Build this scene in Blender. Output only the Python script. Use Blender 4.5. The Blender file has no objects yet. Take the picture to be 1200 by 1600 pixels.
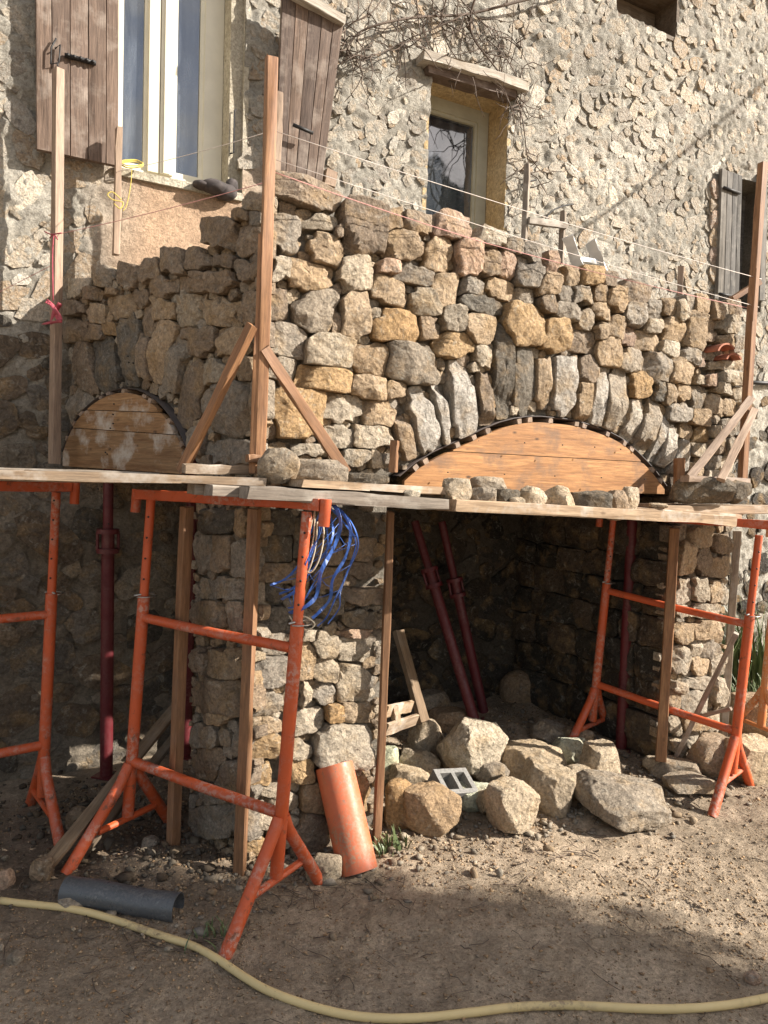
import bpy, bmesh, math, random
import numpy as np
from mathutils import Vector, Matrix

random.seed(7)
rng = np.random.RandomState(7)
scene = bpy.context.scene
COL = scene.collection
rad = math.radians

# ------------------------------------------------------------------ camera
FPX = 1156.0
PSI, TH, RHO = rad(28.3), rad(2.8), rad(1.78)
CAM = np.array([0.0, 0.0, 1.6])
fw = np.array([math.sin(PSI) * math.cos(TH), math.cos(PSI) * math.cos(TH), -math.sin(TH)])
r0 = np.array([math.cos(PSI), -math.sin(PSI), 0.0])
u0 = np.cross(r0, fw)
RT = r0 * math.cos(RHO) + u0 * math.sin(RHO)
UP = -r0 * math.sin(RHO) + u0 * math.cos(RHO)
cd = bpy.data.cameras.new('camera')
cam = bpy.data.objects.new('camera', cd)
COL.objects.link(cam)
cam.matrix_world = Matrix(((RT[0], UP[0], -fw[0], CAM[0]), (RT[1], UP[1], -fw[1], CAM[1]), (RT[2], UP[2], -fw[2], CAM[2]), (0, 0, 0, 1)))
cd.sensor_fit = 'HORIZONTAL'
cd.sensor_width = 36.0
cd.lens = FPX / 1200.0 * 36.0
cd.clip_end = 500
cd.clip_start = 0.05
scene.camera = cam

# ------------------------------------------------------------------ light
SUN_R, SUN_E = rad(55), rad(32)         # from the house front's normal towards +x ; height
SUN = Vector((math.sin(SUN_R) * math.cos(SUN_E), -math.cos(SUN_R) * math.cos(SUN_E), math.sin(SUN_E)))
world = bpy.data.worlds.new('World')
scene.world = world
world.use_nodes = True
wn = world.node_tree
bg = wn.nodes['Background']
sky = wn.nodes.new('ShaderNodeTexSky')
sky.sky_type = 'NISHITA'
sky.sun_disc = False
sky.sun_elevation = SUN_E
sky.sun_rotation = math.atan2(SUN.x, SUN.y)
sky.air_density = 1.0
sky.dust_density = 2.0
warm = wn.nodes.new('ShaderNodeMix')
warm.data_type = 'RGBA'
warm.blend_type = 'MULTIPLY'
warm.inputs[0].default_value = 1.0
warm.inputs[7].default_value = (1.0, 0.95, 0.89, 1)
tcw = wn.nodes.new('ShaderNodeTexCoord')
cln = wn.nodes.new('ShaderNodeTexNoise')
cln.inputs['Scale'].default_value = 5.5
cln.inputs['Detail'].default_value = 6
cln.inputs['Roughness'].default_value = .55
wn.links.new(tcw.outputs['Generated'], cln.inputs['Vector'])
clr = wn.nodes.new('ShaderNodeValToRGB')
clr.color_ramp.elements[0].position = .46
clr.color_ramp.elements[1].position = .60
wn.links.new(cln.outputs['Fac'], clr.inputs[0])
clm = wn.nodes.new('ShaderNodeMix')
clm.data_type = 'RGBA'
clm.inputs[7].default_value = (5.5, 5.7, 6.0, 1)
wn.links.new(clr.outputs[0], clm.inputs[0])
wn.links.new(sky.outputs[0], clm.inputs[6])
wn.links.new(clm.outputs[2], warm.inputs[6])
wn.links.new(warm.outputs[2], bg.inputs[0])
bg.inputs[1].default_value = 0.086
sl = bpy.data.lights.new('sun', 'SUN')
sl.energy = 5.0
sl.angle = rad(0.53)
sl.color = (1.0, 0.945, 0.865)
so = bpy.data.objects.new('sun', sl)
COL.objects.link(so)
so.rotation_euler = SUN.to_track_quat('Z', 'Y').to_euler()
scene.view_settings.view_transform = 'Standard'
scene.view_settings.look = 'None'
scene.view_settings.exposure = 1.24
scene.view_settings.gamma = 1.0
scene.view_settings.use_curve_mapping = False


# ------------------------------------------------------------------ survey helpers: where a sight line meets a real plane
def ray(px, py):
    return fw + (px - 600) / FPX * RT - (py - 800) / FPX * UP


def hit(px, py, o, n):
    d = ray(px, py)
    n = np.array(n, float)
    return CAM + d * (np.dot(np.array(o, float) - CAM, n) / np.dot(d, n))


def G(px, py, z=0.0):
    return hit(px, py, (0, 0, z), (0, 0, 1))


def Yp(px, py, y):
    return hit(px, py, (0, y, 0), (0, 1, 0))


def at_depth(px, py, dist):
    return CAM + ray(px, py) * dist


def mpp(p):
    """metres covered by one photo pixel at point p"""
    return float(np.dot(np.array(p) - CAM, fw)) / FPX


# ------------------------------------------------------------------ noise (numpy)
_T = np.random.RandomState(99).rand(64, 64, 64) * 2 - 1


def vnoise(p, seed=0):
    p = np.asarray(p, float)
    i = np.floor(p).astype(np.int64)
    f = p - i
    f = f * f * (3 - 2 * f)
    i0 = (i + np.array([seed * 7, seed * 13, seed * 29])) & 63
    i1 = (i0 + 1) & 63
    x0, y0, z0, x1, y1, z1 = i0[:, 0], i0[:, 1], i0[:, 2], i1[:, 0], i1[:, 1], i1[:, 2]
    fx, fy, fz = f[:, 0], f[:, 1], f[:, 2]
    a = _T[x0, y0, z0] * (1 - fx) + _T[x1, y0, z0] * fx
    b = _T[x0, y1, z0] * (1 - fx) + _T[x1, y1, z0] * fx
    c = _T[x0, y0, z1] * (1 - fx) + _T[x1, y0, z1] * fx
    d = _T[x0, y1, z1] * (1 - fx) + _T[x1, y1, z1] * fx
    return (a * (1 - fy) + b * fy) * (1 - fz) + (c * (1 - fy) + d * fy) * fz


def fbm(p, octv=4, seed=0, gain=0.5):
    p = np.asarray(p, float)
    a, s, r = 1.0, 0.0, 0
    for k in range(octv):
        r = r + a * vnoise(p * (2.03 ** k) + 17.3 * k, seed + k)
        s += a
        a *= gain
    return r / s


# ------------------------------------------------------------------ object helpers
def thing(name, label, cat, loc=(0, 0, 0), group=None):
    o = bpy.data.objects.new(name, None)
    o.empty_display_size = 0.1
    COL.objects.link(o)
    o.location = Vector(loc)
    o['label'] = label
    o['category'] = cat
    if group:
        o['group'] = group
    return o


def tag(o, label, cat, group=None):
    o['label'] = label
    o['category'] = cat
    if group:
        o['group'] = group
    return o


def root_loc(p):
    l = Vector((0, 0, 0))
    while p is not None:
        l += p.location
        p = p.parent
    return l


def link(name, me, mat, parent=None, M=None):
    """M is the world placement; parents are only ever translated."""
    o = bpy.data.objects.new(name, me)
    COL.objects.link(o)
    if mat is not None and not me.materials:
        me.materials.append(mat)
    M = M if M is not None else Matrix.Identity(4)
    if parent is not None:
        o.parent = parent
        M = Matrix.Translation(-root_loc(parent)) @ M
    o.matrix_basis = M
    return o


def mesh(verts, faces, smooth=True, sharp=None, col=None):
    me = bpy.data.meshes.new('mesh')
    verts = np.asarray(verts, np.float64)
    me.from_pydata([tuple(v) for v in verts], [], [tuple(int(i) for i in f) for f in faces])
    if smooth:
        me.polygons.foreach_set('use_smooth', np.ones(len(me.polygons), bool))
        if sharp:
            me.set_sharp_from_angle(angle=rad(sharp))
    if col is not None:
        a = me.color_attributes.new('Col', 'FLOAT_COLOR', 'POINT')
        c = np.ones((len(verts), 4), np.float32)
        c[:, :3] = col
        a.data.foreach_set('color', c.ravel())
    me.update()
    return me


class MB:
    def __init__(s):
        s.v, s.f, s.c, s.n = [], [], [], 0

    def add(s, v, f, col=None):
        v = np.asarray(v, float)
        s.v.append(v)
        s.f.extend([tuple(int(i) + s.n for i in q) for q in f])
        if col is not None:
            c = np.empty((len(v), 3))
            c[:] = col
            s.c.append(c)
        s.n += len(v)

    def build(s, name, mat, parent=None, smooth=True, sharp=None, at=None):
        v = np.concatenate(s.v)
        o = np.array(at if at is not None else v.mean(0))
        me = mesh(v - o, s.f, smooth, sharp, np.concatenate(s.c) if s.c else None)
        return link(name, me, mat, parent, Matrix.Translation(Vector(o)))


def tube_geo(pts, r, n=8, cap=True):
    pts = [np.array(p, float) for p in pts]
    m = len(pts)
    rr = r if hasattr(r, '__len__') else [r] * m
    vs, fs = [], []
    t0 = pts[1] - pts[0]
    t0 /= np.linalg.norm(t0)
    ref = np.array([0, 0, 1.0]) if abs(t0[2]) < 0.9 else np.array([1.0, 0, 0])
    a = np.cross(t0, ref)
    a /= np.linalg.norm(a)
    for i in range(m):
        t = pts[min(i + 1, m - 1)] - pts[max(i - 1, 0)]
        t = t / (np.linalg.norm(t) + 1e-12)
        a = a - t * np.dot(a, t)
        a /= np.linalg.norm(a) + 1e-12
        b = np.cross(t, a)
        for k in range(n):
            an = 2 * math.pi * k / n
            vs.append(pts[i] + rr[i] * (a * math.cos(an) + b * math.sin(an)))
    for i in range(m - 1):
        for k in range(n):
            k2 = (k + 1) % n
            fs.append((i * n + k, i * n + k2, (i + 1) * n + k2, (i + 1) * n + k))
    if cap:
        fs.append(tuple(range(n - 1, -1, -1)))
        fs.append(tuple((m - 1) * n + k for k in range(n)))
    return np.array(vs), fs


def pipe_geo(p0, p1, ro, ri, n=24, wob=0.0, seed=0):
    """hollow pipe with wall thickness; several rings along it so it can carry dents"""
    p0, p1 = np.array(p0, float), np.array(p1, float)
    L = np.linalg.norm(p1 - p0)
    t = (p1 - p0) / L
    ref = np.array([0, 0, 1.0]) if abs(t[2]) < 0.9 else np.array([1.0, 0, 0])
    a = np.cross(t, ref)
    a /= np.linalg.norm(a)
    b = np.cross(t, a)
    vs, fs = [], []
    m = 14
    for rr in (ro, ri):
        for i in range(m):
            for k in range(n):
                an = 2 * math.pi * k / n
                vs.append(p0 + t * L * i / (m - 1) + rr * (a * math.cos(an) + b * math.sin(an)))
    vs = np.array(vs)
    if wob:
        d = fbm(vs * 6, 3, seed)
        ax = (vs - p0) @ t
        radial = vs - p0 - ax[:, None] * t
        radial /= np.linalg.norm(radial, axis=1)[:, None]
        vs = vs + radial * (d * wob)[:, None]
    for s in (0, 1):
        o = s * m * n
        for i in range(m - 1):
            for k in range(n):
                k2 = (k + 1) % n
                q = (o + i * n + k, o + i * n + k2, o + (i + 1) * n + k2, o + (i + 1) * n + k)
                fs.append(q if s == 0 else q[::-1])
    for i in (0, m - 1):
        for k in range(n):
            k2 = (k + 1) % n
            q = (i * n + k, m * n + i * n + k, m * n + i * n + k2, i * n + k2)
            fs.append(q if i == 0 else q[::-1])
    return vs, fs


def box_geo(x0, x1, y0, y1, z0, z1):
    v = [(x, y, z) for x in (x0, x1) for y in (y0, y1) for z in (z0, z1)]
    f = [(0, 1, 3, 2), (4, 6, 7, 5), (0, 4, 5, 1), (2, 3, 7, 6), (0, 2, 6, 4), (1, 5, 7, 3)]
    return np.array(v, float), f


def beam_mesh(L, w, h, seed=0, bev=0.0025, jit=0.0015, seg=7):
    """board along local x, centred; slightly wavy, edges eased"""
    r = np.random.RandomState(seed)
    vs, fs = [], []
    b = min(bev, w * .2, h * .2)
    prof = [(-w / 2 + b, -h / 2), (w / 2 - b, -h / 2), (w / 2, -h / 2 + b), (w / 2, h / 2 - b), (w / 2 - b, h / 2), (-w / 2 + b, h / 2), (-w / 2, h / 2 - b), (-w / 2, -h / 2 + b)]
    bow = (r.rand(2) - .5) * L * 0.006
    for i in range(seg):
        t = i / (seg - 1)
        x = (t - .5) * L
        e = 4 * t * (1 - t)
        for (py, pz) in prof:
            q = r.normal(0, jit, 2)
            end = r.normal(0, .002) if i in (0, seg - 1) else 0
            vs.append((x + end, py + bow[0] * e + q[0], pz + bow[1] * e + q[1]))
    for i in range(seg - 1):
        for k in range(8):
            k2 = (k + 1) % 8
            fs.append((i * 8 + k, (i + 1) * 8 + k, (i + 1) * 8 + k2, i * 8 + k2))
    fs.append(tuple(range(8)))
    fs.append(tuple((seg - 1) * 8 + k for k in range(7, -1, -1)))
    return mesh(vs, fs, True, 30)


_bs = [100]


def beam(name, p0, p1, w, h, mat, parent=None, up=(0, 0, 1), **kw):
    """w = across (perpendicular to up), h = along up"""
    p0, p1 = Vector(p0), Vector(p1)
    x = (p1 - p0)
    L = x.length
    x.normalize()
    u = Vector(up)
    z = (u - x * u.dot(x)).normalized()
    y = z.cross(x)
    M = Matrix(((x.x, y.x, z.x, 0), (x.y, y.y, z.y, 0), (x.z, y.z, z.z, 0), (0, 0, 0, 1)))
    M.translation = (p0 + p1) / 2
    _bs[0] += 1
    return link(name, beam_mesh(L, w, h, _bs[0], **kw), mat, parent, M)


# ------------------------------------------------------------------ materials
def nt(name):
    m = bpy.data.materials.new(name)
    m.use_nodes = True
    t = m.node_tree
    return m, t, t.nodes['Principled BSDF']


def N(t, typ, **kw):
    n = t.nodes.new(typ)
    for k, v in kw.items():
        setattr(n, k, v)
    return n


def ramp(t, src, stops):
    r = N(t, 'ShaderNodeValToRGB')
    e = r.color_ramp.elements
    while len(e) > 1:
        e.remove(e[-1])
    e[0].position = stops[0][0]
    e[0].color = (*stops[0][1], 1) if hasattr(stops[0][1], '__len__') else (stops[0][1],) * 3 + (1,)
    for p, c in stops[1:]:
        x = e.new(p)
        x.color = (*c, 1) if hasattr(c, '__len__') else (c, c, c, 1)
    t.links.new(src, r.inputs[0])
    return r.outputs[0]


def mix(t, fac, a, b, mode='MIX'):
    m = N(t, 'ShaderNodeMix', data_type='RGBA', blend_type=mode)
    for sock, v in ((m.inputs[0], fac), (m.inputs[6], a), (m.inputs[7], b)):
        if hasattr(v, 'node'):
            t.links.new(v, sock)
        elif hasattr(v, '__len__'):
            sock.default_value = (*v, 1)
        else:
            sock.default_value = v
    return m.outputs[2]


def coords(t, scale=(1, 1, 1), rand=True):
    tc = N(t, 'ShaderNodeTexCoord')
    out = tc.outputs['Object']
    if rand:
        oi = N(t, 'ShaderNodeObjectInfo')
        mul = N(t, 'ShaderNodeMath', operation='MULTIPLY')
        t.links.new(oi.outputs['Random'], mul.inputs[0])
        mul.inputs[1].default_value = 37.0
        ad = N(t, 'ShaderNodeVectorMath', operation='ADD')
        t.links.new(out, ad.inputs[0])
        t.links.new(mul.outputs[0], ad.inputs[1])
        out = ad.outputs[0]
    mp = N(t, 'ShaderNodeMapping')
    mp.inputs['Scale'].default_value = scale
    t.links.new(out, mp.inputs[0])
    return mp.outputs[0]


def noise(t, vec, scale, detail=4, rough=0.55, dist=0.0):
    n = N(t, 'ShaderNodeTexNoise')
    n.inputs['Scale'].default_value = scale
    n.inputs['Detail'].default_value = detail
    n.inputs['Roughness'].default_value = rough
    n.inputs['Distortion'].default_value = dist
    t.links.new(vec, n.inputs['Vector'])
    return n.outputs['Fac']


def bump(t, bsdf, h, strength, dist, prev=None):
    b = N(t, 'ShaderNodeBump')
    b.inputs['Strength'].default_value = strength
    b.inputs['Distance'].default_value = dist
    t.links.new(h, b.inputs['Height'])
    if prev is not None:
        t.links.new(prev, b.inputs['Normal'])
    t.links.new(b.outputs[0], bsdf.inputs['Normal'])
    return b.outputs[0]


def stone_mat(name, k=1.0, stain=(0.40, 0.26, 0.12), stain_amt=0.5, pale=(0.46, 0.43, 0.36), plo=.56, pamt=.6):
    m, t, b = nt(name)
    at = N(t, 'ShaderNodeAttribute', attribute_name='Col')
    v = coords(t)
    n1 = noise(t, v, 9 * k, 5, .6)
    n2 = noise(t, v, 34 * k, 6, .7, .6)
    n3 = noise(t, v, 110 * k, 4, .7)
    c = at.outputs['Color']
    c = mix(t, 0.8, c, ramp(t, n2, [(.28, .5), (.5, 1.0), (.72, 1.35)]), 'MULTIPLY')
    c = mix(t, ramp(t, n1, [(.5, 0.0), (.68, stain_amt)]), c, stain)
    n4 = noise(t, v, 21 * k, 5, .75, 1.0)
    c = mix(t, ramp(t, n4, [(plo, 0.0), (plo + .14, pamt)]), c, pale)
    n5 = noise(t, v, 16 * k, 4, .7, .4)
    c = mix(t, ramp(t, n5, [(.60, 0.0), (.72, .5)]), c, (0.10, 0.092, 0.08))
    c = mix(t, 0.5, c, ramp(t, n3, [(.32, .55), (.68, 1.3)]), 'MULTIPLY')
    t.links.new(c, b.inputs['Base Color'])
    b.inputs['Roughness'].default_value = .80
    b.inputs['Specular IOR Level'].default_value = .25
    n6 = noise(t, v, 66 * k, 5, .75, .5)
    c2 = mix(t, .6, c, ramp(t, n6, [(.34, .5), (.5, .98), (.66, 1.4)]), 'MULTIPLY')
    t.links.new(c2, b.inputs['Base Color'])
    p = bump(t, b, n2, 1.0, .016)
    p = bump(t, b, n6, 1.0, .011, p)
    vo = N(t, 'ShaderNodeTexVoronoi')
    vo.inputs['Scale'].default_value = 38 * k
    wv = N(t, 'ShaderNodeVectorMath', operation='ADD')
    nn = N(t, 'ShaderNodeTexNoise')
    nn.inputs['Scale'].default_value = 14 * k
    t.links.new(v, nn.inputs['Vector'])
    sc = N(t, 'ShaderNodeVectorMath', operation='SCALE')
    sc.inputs['Scale'].default_value = .06 / k
    t.links.new(nn.outputs['Color'], sc.inputs[0])
    t.links.new(v, wv.inputs[0])
    t.links.new(sc.outputs[0], wv.inputs[1])
    t.links.new(wv.outputs[0], vo.inputs['Vector'])
    p = bump(t, b, vo.outputs['Distance'], .7, .012, p)
    bump(t, b, n3, 1.0, .006, p)
    return m


def mortar_mat(name, c0, c1, scale=1.0, attr=False, bs=1.0):
    m, t, b = nt(name)
    v = coords(t, rand=False)
    n1 = noise(t, v, 5 * scale, 5, .6)
    n2 = noise(t, v, 42 * scale, 6, .75)
    n3 = noise(t, v, 160 * scale, 3, .7)
    c = mix(t, ramp(t, n1, [(.35, 0.0), (.65, 1.0)]), c0, c1)
    if attr:
        at = N(t, 'ShaderNodeAttribute', attribute_name='Col')
        c = mix(t, 1.0, c, at.outputs['Color'], 'MULTIPLY')
    c = mix(t, .8, c, ramp(t, n2, [(.3, .6), (.7, 1.25)]), 'MULTIPLY')
    t.links.new(c, b.inputs['Base Color'])
    b.inputs['Roughness'].default_value = .92
    b.inputs['Specular IOR Level'].default_value = .2
    n4 = noise(t, v, 85 * scale, 5, .75, .6)
    t.links.new(mix(t, .55, c, ramp(t, n4, [(.36, .5), (.5, .95), (.64, 1.35)]), 'MULTIPLY'), b.inputs['Base Color'])
    p = bump(t, b, n2, 1.0 * bs, .028)
    p = bump(t, b, n4, 1.0 * bs, .014, p)
    bump(t, b, n3, .8 * bs, .005, p)
    return m


def wood_mat(name, dark, light, rough=.7, knots=0.0, wear=None, wear_amt=0.0, ring=1.0, bs=1.0, knot_col=(.06, .03, .015)):
    m, t, b = nt(name)
    v = coords(t, (1.2, 16 * ring, 16 * ring))
    vk = coords(t, (4.0, 9.0, 9.0))
    n1 = noise(t, v, 2.4, 6, .6, .8)
    n2 = noise(t, v, 9, 5, .7, .3)
    vv = coords(t, (1, 1, 1))
    n3 = noise(t, vv, 7, 5, .65)
    c = mix(t, ramp(t, n1, [(.32, 0.0), (.68, 1.0)]), dark, light)
    c = mix(t, .85, c, ramp(t, n2, [(.3, .5), (.7, 1.25)]), 'MULTIPLY')
    oi = N(t, 'ShaderNodeObjectInfo')
    c = mix(t, 1.0, c, ramp(t, oi.outputs['Random'], [(0, (.74, .76, .80)), (1, (1.14, 1.10, 1.04))]), 'MULTIPLY')
    if knots:
        vo = N(t, 'ShaderNodeTexVoronoi')
        vo.inputs['Scale'].default_value = 1.6
        t.links.new(vk, vo.inputs['Vector'])
        c = mix(t, ramp(t, vo.outputs['Distance'], [(.05, knots), (.13, 0.0)]), c, knot_col)
    if wear:
        c = mix(t, ramp(t, n3, [(.5, 0.0), (.66, wear_amt)]), c, wear)
    t.links.new(c, b.inputs['Base Color'])
    b.inputs['Roughness'].default_value = rough
    b.inputs['Specular IOR Level'].default_value = .3
    p = bump(t, b, n2, .5 * bs, .002)
    bump(t, b, n1, .3 * bs, .002, p)
    return m


def paint_mat(name, base, chip, amt=.5, rough=.42, metal=0.0, dust=(.42, .36, .29), dust_amt=.6, scale=1.0, dlo=.46):
    m, t, b = nt(name)
    v = coords(t)
    n1 = noise(t, v, 22 * scale, 6, .75, .4)
    n2 = noise(t, v, 6 * scale, 4, .6)
    n3 = noise(t, v, 70 * scale, 4, .7)
    c = mix(t, ramp(t, n2, [(.3, 0.0), (.75, 1.0)]), base, tuple(x * .72 for x in base))
    f = N(t, 'ShaderNodeMath', operation='MULTIPLY')
    t.links.new(ramp(t, n3, [(.46, 0.0), (.58, 1.0)]), f.inputs[0])
    t.links.new(ramp(t, n2, [(dlo, 0.0), (dlo + .18, dust_amt)]), f.inputs[1])
    c = mix(t, f.outputs[0], c, dust)
    c = mix(t, ramp(t, n1, [(.59, 0.0), (.66, amt)]), c, chip)
    t.links.new(c, b.inputs['Base Color'])
    b.inputs['Metallic'].default_value = metal
    t.links.new(ramp(t, n1, [(.4, rough), (.7, min(1, rough + .4))]), b.inputs['Roughness'])
    bump(t, b, n3, .25, .002)
    return m


def plain(name, col, rough=.6, metal=0.0, var=.25, scale=20, spec=.4):
    m, t, b = nt(name)
    v = coords(t)
    n = noise(t, v, scale, 4, .6)
    c = mix(t, 1.0, col, ramp(t, n, [(.3, 1 - var), (.7, 1 + var)]), 'MULTIPLY')
    t.links.new(c, b.inputs['Base Color'])
    b.inputs['Roughness'].default_value = rough
    b.inputs['Metallic'].default_value = metal
    b.inputs['Specular IOR Level'].default_value = spec
    bump(t, b, n, .15, .002)
    return m


M_STONE = stone_mat('wall_stone')
M_HSTONE = stone_mat('house_stone', 1.3, stain=(.38, .31, .21), stain_amt=.3, pale=(.47, .44, .38), plo=.47, pamt=.7)
M_ROCK = stone_mat('rubble_rock', 1.0, stain_amt=.45)
M_MORTAR = mortar_mat('fresh_mortar', (.22, .19, .15), (.33, .29, .235))
M_HOUSE = mortar_mat('house_render', (.39, .355, .295), (.51, .47, .395), .9, attr=True)
M_EARTH = mortar_mat('trodden_earth', (.375, .285, .195), (.58, .455, .325), .8, attr=True, bs=1.0)
m, t, b = nt('gravel_chips')
at = N(t, 'ShaderNodeAttribute', attribute_name='Col')
v = coords(t, rand=False)
c = mix(t, .8, at.outputs['Color'], ramp(t, noise(t, v, 120, 4, .7), [(.3, .6), (.7, 1.25)]), 'MULTIPLY')
t.links.new(c, b.inputs['Base Color'])
b.inputs['Roughness'].default_value = .9
b.inputs['Specular IOR Level'].default_value = .2
bump(t, b, noise(t, v, 180, 3, .7), .8, .004)
M_GRAVEL = m
M_PINE = wood_mat('form_boards', (.28, .125, .045), (.50, .26, .105), .55, .95, (.17, .10, .06), .8)
M_LIMEPINE = wood_mat('limewashed_boards', (.26, .13, .055), (.42, .25, .12), .65, .8, (.50, .44, .37), .85)
M_PLANK = wood_mat('scaffold_boards', (.27, .185, .115), (.42, .31, .21), .8, .5, (.50, .44, .37), .75)
M_GREYPLANK = wood_mat('grey_boards', (.21, .165, .125), (.34, .285, .225), .8, .3, (.45, .41, .35), .6)
M_POST = wood_mat('timber_posts', (.22, .105, .05), (.37, .20, .10), .62, .5, (.20, .12, .08), .35)
M_PALEPOST = wood_mat('pale_posts', (.25, .175, .125), (.37, .275, .205), .7, .3, (.30, .22, .15), .4)
M_OLDBROWN = wood_mat('old_brown_boards', (.11, .075, .045), (.20, .14, .09), .8, .2, (.22, .19, .15), .4)
M_SHUT = wood_mat('old_shutters', (.095, .064, .048), (.20, .140, .105), .75, .35, (.30, .245, .20), .6, 1.4, 2.0)
M_GREYSHUT = wood_mat('grey_shutters', (.085, .078, .07), (.19, .175, .155), .85, .2, (.25, .23, .2), .5, 1.4)
M_LINTEL = wood_mat('bleached_lintel', (.36, .30, .23), (.60, .54, .45), .85, .2, (.25, .19, .13), .5, 1.4, 1.6)
M_ORANGE = paint_mat('orange_trestle_paint', (.56, .095, .025), (.13, .06, .035), .85, .40, dust=(.44, .36, .30), dust_amt=.6, scale=.8, dlo=.47)
M_PALEORANGE = paint_mat('faded_orange_paint', (.60, .22, .07), (.30, .13, .06), .6, .5, dust=(.52, .42, .30), dust_amt=.8)
M_RED = paint_mat('red_prop_paint', (.11, .010, .013), (.08, .018, .016), .5, .42, dust=(.25, .12, .10), dust_amt=.25)
M_STEEL = plain('wire_steel', (.42, .40, .37), .35, .9, .2, 40)
M_IRON = plain('black_iron', (.025, .023, .022), .55, .3, .3, 40)
M_PVC = paint_mat('orange_drain_pipe', (.55, .135, .055), (.20, .14, .10), .9, .36, dust=(.27, .19, .12), dust_amt=.8, scale=1.2, dlo=.42)
M_GALV = paint_mat('grey_pipe', (.095, .10, .105), (.24, .24, .24), .5, .27, .1, dust=(.20, .19, .18), dust_amt=.55, scale=1.6)
M_HOSE = paint_mat('yellow_hose', (.68, .52, .25), (.14, .09, .05), .75, .55, dust=(.26, .18, .11), dust_amt=.9, scale=.55)
M_BLUE = plain('blue_strap', (.05, .125, .40), .35, 0, .35, 14, .5)
M_CORD = plain('cream_cord', (.52, .45, .33), .8, 0, .2)
M_STRING = plain('mason_string', (.70, .62, .55), .7, 0, .1)
M_PINK = plain('pink_string', (.62, .30, .27), .7, 0, .2)
M_REDCLOTH = plain('red_cloth', (.36, .07, .09), .8, 0, .35, 30)
M_YELLOW = plain('yellow_cord', (.62, .48, .10), .6, 0, .2)
M_DARKCLOTH = plain('dark_cloth', (.055, .045, .042), .85, 0, .5, 25)
M_FRAME = plain('cream_frame', (.66, .62, .50), .4, 0, .06, 8, .5)
M_GFRAME = plain('grey_green_frame', (.36, .345, .27), .5, 0, .12, 8)
M_ALU = plain('aluminium', (.55, .55, .54), .34, .6, .06, 30)
M_SHEET = plain('dark_form_sheet', (.045, .032, .026), .6, 0, .4, 20)
M_TILE = plain('terracotta', (.34, .125, .07), .8, 0, .3, 25)
M_BLOCK = plain('cinder_block', (.20, .19, .175), .95, 0, .3, 90)
M_PLASTER = mortar_mat('pink_plaster', (.50, .36, .27), (.58, .46, .36), .9, attr=True, bs=.6)
M_REVEAL = mortar_mat('ochre_reveal', (.46, .33, .17), (.54, .43, .27), .8, bs=.5)
M_JAMB = mortar_mat('pale_jamb_plaster', (.40, .35, .26), (.52, .47, .37), .9, bs=.5)
M_ROOM = plain('dark_room', (.03, .028, .026), .9)
M_LEAF = plain('dark_needles', (.035, .055, .025), .7, 0, .4)
M_BLADE = plain('green_blades', (.10, .13, .05), .5, 0, .45, 12)
M_TWIG = plain('dry_twigs', (.10, .070, .050), .8, 0, .35, 20)
M_BARK = plain('bark', (.09, .065, .045), .9, 0, .4, 15)

m, t, b = nt('window_glass')
v = coords(t, rand=False)
b.inputs['Base Color'].default_value = (.028, .033, .042, 1)
b.inputs['IOR'].default_value = 2.5
dn = noise(t, v, 60, 5, .7)
v2 = coords(t, (5, 5, 1.1), rand=False)
gc_ = mix(t, ramp(t, noise(t, v2, 1.6, 5, .6, .5), [(.42, 0.0), (.68, 1.0)]), (.012, .015, .022), (.085, .095, .11))
gc_ = mix(t, ramp(t, noise(t, v, 130, 4, .8), [(.60, 0.0), (.72, .6)]), gc_, (.20, .20, .20))
t.links.new(gc_, b.inputs['Base Color'])
t.links.new(ramp(t, dn, [(.4, .02), (.75, .10)]), b.inputs['Roughness'])
bump(t, b, noise(t, v, 2.2, 2, .5), .12, .03)
M_GLASS = m

TONES = {'o': (.345, .268, .185), 'p': (.39, .342, .272), 'y': (.375, .262, .145), 'g': (.275, .245, .205), 'b': (.255, .203, .152),
         'd': (.140, .128, .108), 'r': (.36, .265, .205), 's': (.40, .375, .335), 'w': (.50, .46, .385)}


# ------------------------------------------------------------------ planes of the place
YF = 2.81        # faces of the front terrace wall
YH = 4.15        # face of the house wall
CORN = np.array([0.89, YF, 0.0])
LEND = np.array([0.32, YH, 0.0])
LDIR = LEND - CORN
LLEN = float(np.linalg.norm(LDIR))
LDIR = LDIR / LLEN
LNRM = np.array([-LDIR[1], LDIR[0], 0.0])
if LNRM[1] > 0:
    LNRM = -LNRM


class Plane:
    def __init__(s, o, a, n):
        s.o, s.a, s.n = np.array(o, float), np.array(a, float), np.array(n, float)

    def px(s, x, y):
        p = hit(x, y, s.o, s.n)
        return np.array([np.dot(p - s.o, s.a), p[2]])

    def pt(s, u, z, h=0.0):
        return s.o + s.a * u + np.array([0, 0, 1.0]) * z + s.n * h


PF = Plane((0, YF, 0), (1, 0, 0), (0, -1, 0))
PLw = Plane(CORN, LDIR, LNRM)
PH = Plane((0, YH, 0), (1, 0, 0), (0, -1, 0))
PR = Plane((3.30, 0, 0), (0, -1, 0), (-1, 0, 0))    # reveal under the right end of the terrace


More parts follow.
